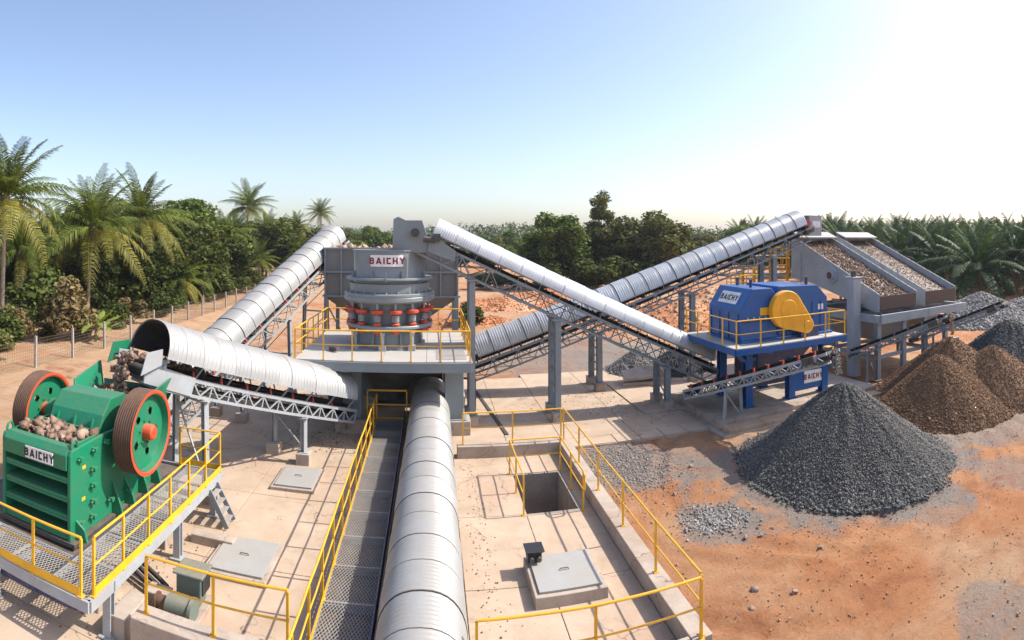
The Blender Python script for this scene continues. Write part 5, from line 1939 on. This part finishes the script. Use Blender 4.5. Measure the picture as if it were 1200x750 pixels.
def leaf_cloud(seed, blobs, n, size, gap=0.0, flat=.0):
    """leaf-sized rhombs spread through the shells of many blobs; the blob decides part of the tone"""
    rs = np.random.RandomState(seed)
    B = np.array([b[:3] for b in blobs])
    Rr = np.array([b[3] for b in blobs])
    w_ = Rr ** 2
    ix = rs.choice(len(blobs), n, p=w_ / w_.sum())
    dv = rs.normal(size=(n, 3))
    dv /= np.linalg.norm(dv, axis=1)[:, None]
    rad = (rs.uniform(.25, 1, n) ** .45) * rs.uniform(.85, 1.22, n)
    pos = B[ix] + dv * (Rr[ix] * rad)[:, None] * np.array([1, 1, .85])
    nr = dv * .7 + rs.normal(size=(n, 3)) * .6 + np.array([0, 0, .35])
    nr /= np.linalg.norm(nr, axis=1)[:, None]
    t1 = np.cross(nr, rs.normal(size=(n, 3)))
    t1 /= np.linalg.norm(t1, axis=1)[:, None]
    t2 = np.cross(nr, t1)
    sz = size * rs.uniform(.55, 1.3, n)
    a = t1 * sz[:, None]
    b = t2 * (sz * rs.uniform(.4, .7, n))[:, None]
    fold = nr * (sz * .25)[:, None]
    v = np.stack([pos - a, pos + b + fold, pos + a, pos - b + fold], 1)
    tone = np.clip(rs.normal(.48, .17, n) + rs.normal(0, .12, len(blobs))[ix], 0, 1)
    return v.reshape(-1, 3), np.arange(4 * n).reshape(n, 4), np.repeat(tone, 4)


def tree_variant(seed, h, crown_r, trunk_h, n, size, m, nb=16, tall=1.0, r0=.22):
    rs = np.random.RandomState(seed)
    blobs = []
    cz_ = trunk_h + (h - trunk_h) * .5
    hh = (h - trunk_h) * .5
    for k in range(nb):
        d_ = rs.normal(size=3)
        d_ /= np.linalg.norm(d_)
        q = rs.uniform(.35, .82)
        br = crown_r * rs.uniform(.26, .44)
        blobs.append((d_[0] * crown_r * q, d_[1] * crown_r * q, cz_ + d_[2] * hh * q * 1.02, br))
    v, f, tn = leaf_cloud(seed, blobs, n, size)
    crown = np_mesh('crown', v, f, m, tn)
    mb = MB()
    pts = [(0, 0, 0), (rs.uniform(-.1, .1), rs.uniform(-.1, .1), trunk_h * .5), (rs.uniform(-.2, .2), rs.uniform(-.2, .2), trunk_h), (0, 0, h * .8)]
    mb.path(pts, r0, 8, taper=r0 * .3)
    for b in blobs[:10]:
        z0 = trunk_h * .7 + (b[2] - trunk_h * .7) * .3
        mb.path([(0, 0, z0), (b[0] * .5, b[1] * .5, (z0 + b[2]) / 2 + .1), (b[0], b[1], b[2])], r0 * .4, 5, taper=.03)
    tr = mb.mesh('trunk', bark, (0, 0, 0), 60)
    return tr, crown, h


VT = {
    'dark': [tree_variant(300 + k, 9.0, 3.6, 2.0, 7000, .23, leaf_dark, 18) for k in range(3)],
    'mid': [tree_variant(320 + k, 9.0, 3.3, 2.0, 7000, .23, leaf_mid, 18) for k in range(3)],
    'olive': [tree_variant(340 + k, 9.0, 3.5, 1.8, 7000, .23, leaf_olive, 18) for k in range(3)],
    'tall': [tree_variant(360 + k, 15.5, 2.9, 5.0, 5200, .20, leaf_olive, 22, r0=.2) for k in range(1)],
    'bush': [tree_variant(380 + k, 3.2, 1.7, .3, 2400, .16, leaf_olive, 12, r0=.07) for k in range(2)],
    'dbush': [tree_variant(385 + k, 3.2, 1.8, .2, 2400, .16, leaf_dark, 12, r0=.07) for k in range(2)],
    'tan': [tree_variant(390 + k, 3.2, 1.6, .4, 1900, .16, leaf_tan, 12, r0=.07) for k in range(2)],
}


def tree(kind, name, label, cat, loc, h, group=None, wide=1.0, seed=0):
    rs = random.Random(seed)
    tr, cr, h0 = VT[kind][rs.randrange(len(VT[kind]))]
    t = thing(name, label, cat, loc, group)
    s_ = h / h0
    a = rs.uniform(0, 6.28)
    M = Matrix.Rotation(a, 4, 'Z') @ Matrix.Diagonal((s_ * wide, s_ * wide, s_, 1))
    for nm, me in (('trunk', tr), ('crown', cr)):
        o = link(nm, me, t, loc)
        o.matrix_basis = M
    return t


# dense belt of trees behind the left fence
rs = random.Random(5)
sd_ = 0
MARKS = [(-20, 'beyond the left edge palm'), (40, 'right of the left edge palm'), (75, 'left of the largest palm'), (105, 'behind the largest palm'), (140, 'right of the largest palm'), (175, 'behind the palm with the dead frond'),
         (208, 'right of the palm with the dead frond'), (240, 'midway to the tall lone palm'), (268, 'left of the tall lone palm'), (292, 'behind the tall lone palm'), (325, 'right of the tall lone palm'), (370, 'by the white conveyor head')]
COL = {'dark': 'dark green', 'mid': 'mid green', 'olive': 'olive green'}
for row, (d0, n_, hmin, hmax, kinds) in enumerate(((58, 17, 6.6, 8.6, ('dark', 'dark', 'olive')), (74, 18, 8.6, 11.0, ('dark', 'mid', 'dark')), (96, 18, 10.4, 12.6, ('mid', 'dark')), (126, 18, 10.4, 12.6, ('mid', 'dark', 'olive')))):
    for k in range(n_):
        u = -45 + (330 + row * 26) * (k + rs.uniform(.2, .8)) / n_
        d = d0 + rs.uniform(-5, 7)
        p = site(u, d, -.15)
        if p.x > -25.5 - (1.5 if row == 0 else 0):
            continue
        sd_ += 1
        kd = kinds[rs.randrange(len(kinds))]
        mk = min(MARKS, key=lambda q: abs(q[0] - u))[1]
        tree(kd, 'broadleaf_tree', COL[kd] + ' tree in the ' + ('front', 'second', 'third', 'rearmost')[row] + ' row, ' + mk,
             'tree', p, rs.uniform(hmin, hmax) * (1.2 if 200 < u < 235 else 1.1 if u < 130 and row > 1 else .9 if u > 260 else 1), 'trees in the belt behind the left fence', rs.uniform(1.1, 1.45), sd_)
# undergrowth along the fence
tree('tan', 'shrub', 'tan dry-leaved shrub behind the fence near the left edge', 'shrub', Vector((-25.2, 33.0, -.1)), 4.9, wide=1.05, seed=3)
NTH = ['first', 'second', 'third', 'fourth', 'fifth', 'sixth', 'seventh', 'eighth', 'ninth', 'tenth', 'eleventh', 'twelfth', 'thirteenth']
cnt = {}
for k in range(44):
    back = k >= 26
    kk = k - 26 if back else k
    y = 22 + kk * (3.6 if back else 2.45) + rs.uniform(-.8, .8)
    x = -24.2 - .012 * y - rs.uniform(0, 3.0) - (5.0 if back else 0)
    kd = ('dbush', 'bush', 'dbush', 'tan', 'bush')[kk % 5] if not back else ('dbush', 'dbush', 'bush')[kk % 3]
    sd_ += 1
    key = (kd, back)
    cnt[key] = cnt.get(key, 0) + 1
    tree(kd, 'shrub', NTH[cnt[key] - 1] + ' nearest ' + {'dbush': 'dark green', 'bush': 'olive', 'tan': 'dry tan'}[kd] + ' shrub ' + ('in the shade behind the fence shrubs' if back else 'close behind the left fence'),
         'shrub', Vector((x, y, -.15)), (rs.uniform(1.3, 2.6) if kd != 'dbush' else rs.uniform(2.2, 4.0)) * (1.35 if back else 1), 'undergrowth shrubs along the left fence', rs.uniform(1.05, 1.4), sd_)

# clump of trees in the middle distance
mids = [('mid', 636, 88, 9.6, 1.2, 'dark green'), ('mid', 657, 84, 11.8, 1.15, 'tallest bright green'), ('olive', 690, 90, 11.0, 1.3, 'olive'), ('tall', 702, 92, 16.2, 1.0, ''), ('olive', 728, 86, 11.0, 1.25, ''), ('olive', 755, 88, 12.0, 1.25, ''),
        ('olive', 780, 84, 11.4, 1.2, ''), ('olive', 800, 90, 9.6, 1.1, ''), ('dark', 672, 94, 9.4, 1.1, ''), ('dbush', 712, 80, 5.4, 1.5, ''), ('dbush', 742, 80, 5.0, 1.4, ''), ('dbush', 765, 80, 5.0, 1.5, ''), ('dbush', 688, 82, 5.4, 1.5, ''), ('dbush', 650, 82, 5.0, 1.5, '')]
mlab = ['dark green tree at the left end of the middle tree clump', 'full bright green tree left of the tallest tree in the middle clump', 'olive tree directly below the tallest tree in the middle clump', 'tallest slender tree rising above the middle tree clump',
        'olive tree just right of the tallest tree in the middle clump', 'rounded olive tree in the right half of the middle clump', 'yellowish olive tree near the right end of the middle clump', 'smaller olive tree at the right end of the middle clump',
        'dark tree behind the left half of the middle clump', 'dark bush at the foot of the middle clump right of the tallest tree', 'dark bush at the foot of the middle clump under the rounded olive tree', 'dark bush at the foot of the middle clump near its right end', 'dark bush at the foot of the middle clump below the tallest tree', 'dark bush at the foot of the middle clump near its left end']
for i, ((kd, u, d, h, wd_, _), lb) in enumerate(zip(mids, mlab)):
    tree(kd, 'broadleaf_tree', lb, 'tree', site(u, d, -.2), h, 'trees of the middle clump', wd_, 700 + i)
for i, (u, d, h, lb) in enumerate(((437, 150, 11.5, 'rounded tree showing just left of the round grey crusher top'), (872, 190, 15.0, 'lone slender tree behind the upper end of the banded conveyor'), (420, 170, 10, 'low tree left of the rounded tree beyond the white conveyor head'), (575, 120, 6.0, 'light green tree at the left of the far wood opening'), (600, 125, 6.5, 'yellow-green tree beside the far wood opening'))):
    tree('mid' if i != 1 else 'olive', 'broadleaf_tree', lb, 'tree', site(u, d, -.3), h, None, 1.0 if i != 1 else .7, 800 + i)
rs = random.Random(23)
gapm = [(410, 'left of the round grey crusher'), (450, 'behind the round grey crusher'), (540, 'right of the round grey crusher'), (562, 'under the head of the descending conveyor'), (585, 'over the low red heaps'), (608, 'left of the middle clump'), (628, 'touching the left of the middle clump'),
        (812, 'touching the right of the middle clump'), (838, 'right of the middle clump'), (866, 'under the upper banded conveyor'), (895, 'behind the stair tower'), (925, 'behind the nearer screen head')]
for i, (u, mk) in enumerate(gapm):
    for row, (d, h, nm) in enumerate(((116, 6.6, 'nearer'), (150, 9.6, 'farther'))):
        tree(('mid', 'olive', 'mid', 'dark')[(i + row) % 4], 'broadleaf_tree', nm + ' ' + ('mid green', 'olive', 'mid green', 'dark green')[(i + row) % 4] + ' tree beyond the open dirt, ' + mk, 'tree',
             site(u + rs.uniform(-8, 8), d + rs.uniform(-8, 8), -.2), h * rs.uniform(.8, 1.2), 'trees beyond the open dirt', rs.uniform(1.2, 1.7), 900 + i * 2 + row)
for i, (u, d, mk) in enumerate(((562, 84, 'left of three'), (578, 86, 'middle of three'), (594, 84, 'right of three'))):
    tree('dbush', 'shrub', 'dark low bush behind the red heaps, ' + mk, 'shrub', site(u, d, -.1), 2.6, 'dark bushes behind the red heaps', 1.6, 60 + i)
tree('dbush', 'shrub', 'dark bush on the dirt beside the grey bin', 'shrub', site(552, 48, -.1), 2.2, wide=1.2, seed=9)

# oil palm plantation on the right
def oil_crown(seed):
    rs = np.random.RandomState(seed)
    vs, fs, tn, fm, n0 = [], [], [], [], 0
    for key, M, q in frond_set(rs, 34, 'oil'):
        v, f, tt = FR[key]
        A = np.array(M)
        vs.append(v @ A[:3, :3].T + A[:3, 3])
        fs.append(f + n0)
        tn.append(tt)
        fm.append(np.full(len(f), 0 if q < .93 else 1))
        n0 += len(v)
    return np_mesh('crown', np.concatenate(vs), np.concatenate(fs), [oil_m, frond_dry], np.concatenate(tn), fm=np.concatenate(fm))


OC = [oil_crown(900 + k) for k in range(4)]
ot, _top = trunk_mesh(1.0, .38, .30, .0, 3)
otm = ot.mesh('trunk', bark, (0, 0, 0), 60)
rs = random.Random(17)
k = 0
OMARK = [(840, 'left of the banded conveyor head'), (900, 'behind the stair tower'), (940, 'behind the banded conveyor head'), (975, 'above the nearer screen top'), (1010, 'above the gap between the screens'), (1045, 'above the farther screen'),
         (1080, 'just right of the farther screen'), (1115, 'above the right conveyor'), (1150, 'above the far pale pile'), (1185, 'at the right edge of view'), (1230, 'cut by the right edge of view')]
for row, (d0, h0) in enumerate(((70, 4.4), (84, 5.0), (95, 5.6), (108, 6.2), (124, 7.0), (145, 7.8), (172, 8.8))):
    stp = 5200 / d0 * .118 * 10 / 1.0
    u = 1238 - row * 6
    while u > (1105, 1010, 975, 950, 925, 900, 850)[row]:
        uu = u + rs.uniform(-9, 9)
        d = d0 + rs.uniform(-4, 4)
        p = site(uu, d, -.2)
        omk = min(OMARK, key=lambda q: abs(q[0] - uu))[1]
        rown = ('front', 'second', 'third', 'fourth', 'fifth', 'sixth', 'rearmost')[row] + ' row, '
        h = h0 + rs.uniform(-.5, .6)
        if row == 0:
            palm('oil_palm', 'oil palm with hanging fronds, plantation ' + rown + omk, 'palm', p, h, 'oil', 34, 1.35, 1000 + k, 'front row of the oil palm plantation', True, .4, .3, .1)
        else:
            t = thing('oil_palm', 'oil palm crown in the plantation ' + rown + omk, 'palm', p, 'back rows of the oil palm plantation')
            o = link('trunk', otm, t, p)
            o.scale = (1, 1, h)
            o = link('crown', OC[rs.randrange(4)], t, p)
            s_ = rs.uniform(1.0, 1.25)
            o.matrix_basis = Matrix.Translation((0, 0, h)) @ Matrix.Rotation(rs.uniform(0, 6.28), 4, 'Z') @ Matrix.Scale(s_, 4)
        k += 1
        u -= 46 * 90 / d0 * (.92 if row else .8)

# far wood on the horizon, one mass
blobs = []
for k in range(900):
    d = R.uniform(190, 480)
    u = R.uniform(-40, 1240)
    zt = 7.5 + (14 + 6 * noise.noise((u * .012, 3, 0)) + (5 if 540 < u < 640 else 0)) * d / FOC
    zt = max(6, min(zt, 30)) * R.uniform(.8, 1.03)
    rr = R.uniform(2.6, 4.6)
    p = site(u, d)
    blobs.append((p.x, p.y, zt - rr * .8, rr))
    blobs.append((p.x + R.uniform(-3, 3), p.y - 1, zt * .5, rr * 1.15))
v, f, tn = leaf_cloud(77, blobs, 70000, .75)
tag(link('far_wood', np_mesh('far_wood', v, f, far_leaf, tn)), 'distant band of green woodland along the horizon', 'woodland', kind='stuff')

# thin dry-season haze
hm = bpy.data.materials.new('haze_air')
hm.use_nodes = True
hn = hm.node_tree
hn.nodes.clear()
ho = hn.nodes.new('ShaderNodeOutputMaterial')
hv = hn.nodes.new('ShaderNodeVolumePrincipled')
hv.inputs['Color'].default_value = (.86, .92, 1.0, 1)
hv.inputs['Density'].default_value = .00022
hv.inputs['Anisotropy'].default_value = .2
hn.links.new(hv.outputs[0], ho.inputs['Volume'])
tag(MB().bx(-1700, 1700, -400, 2000, -5, 34).build('haze', hm, smooth=0), 'thin pale haze over the whole site', 'haze', kind='stuff')
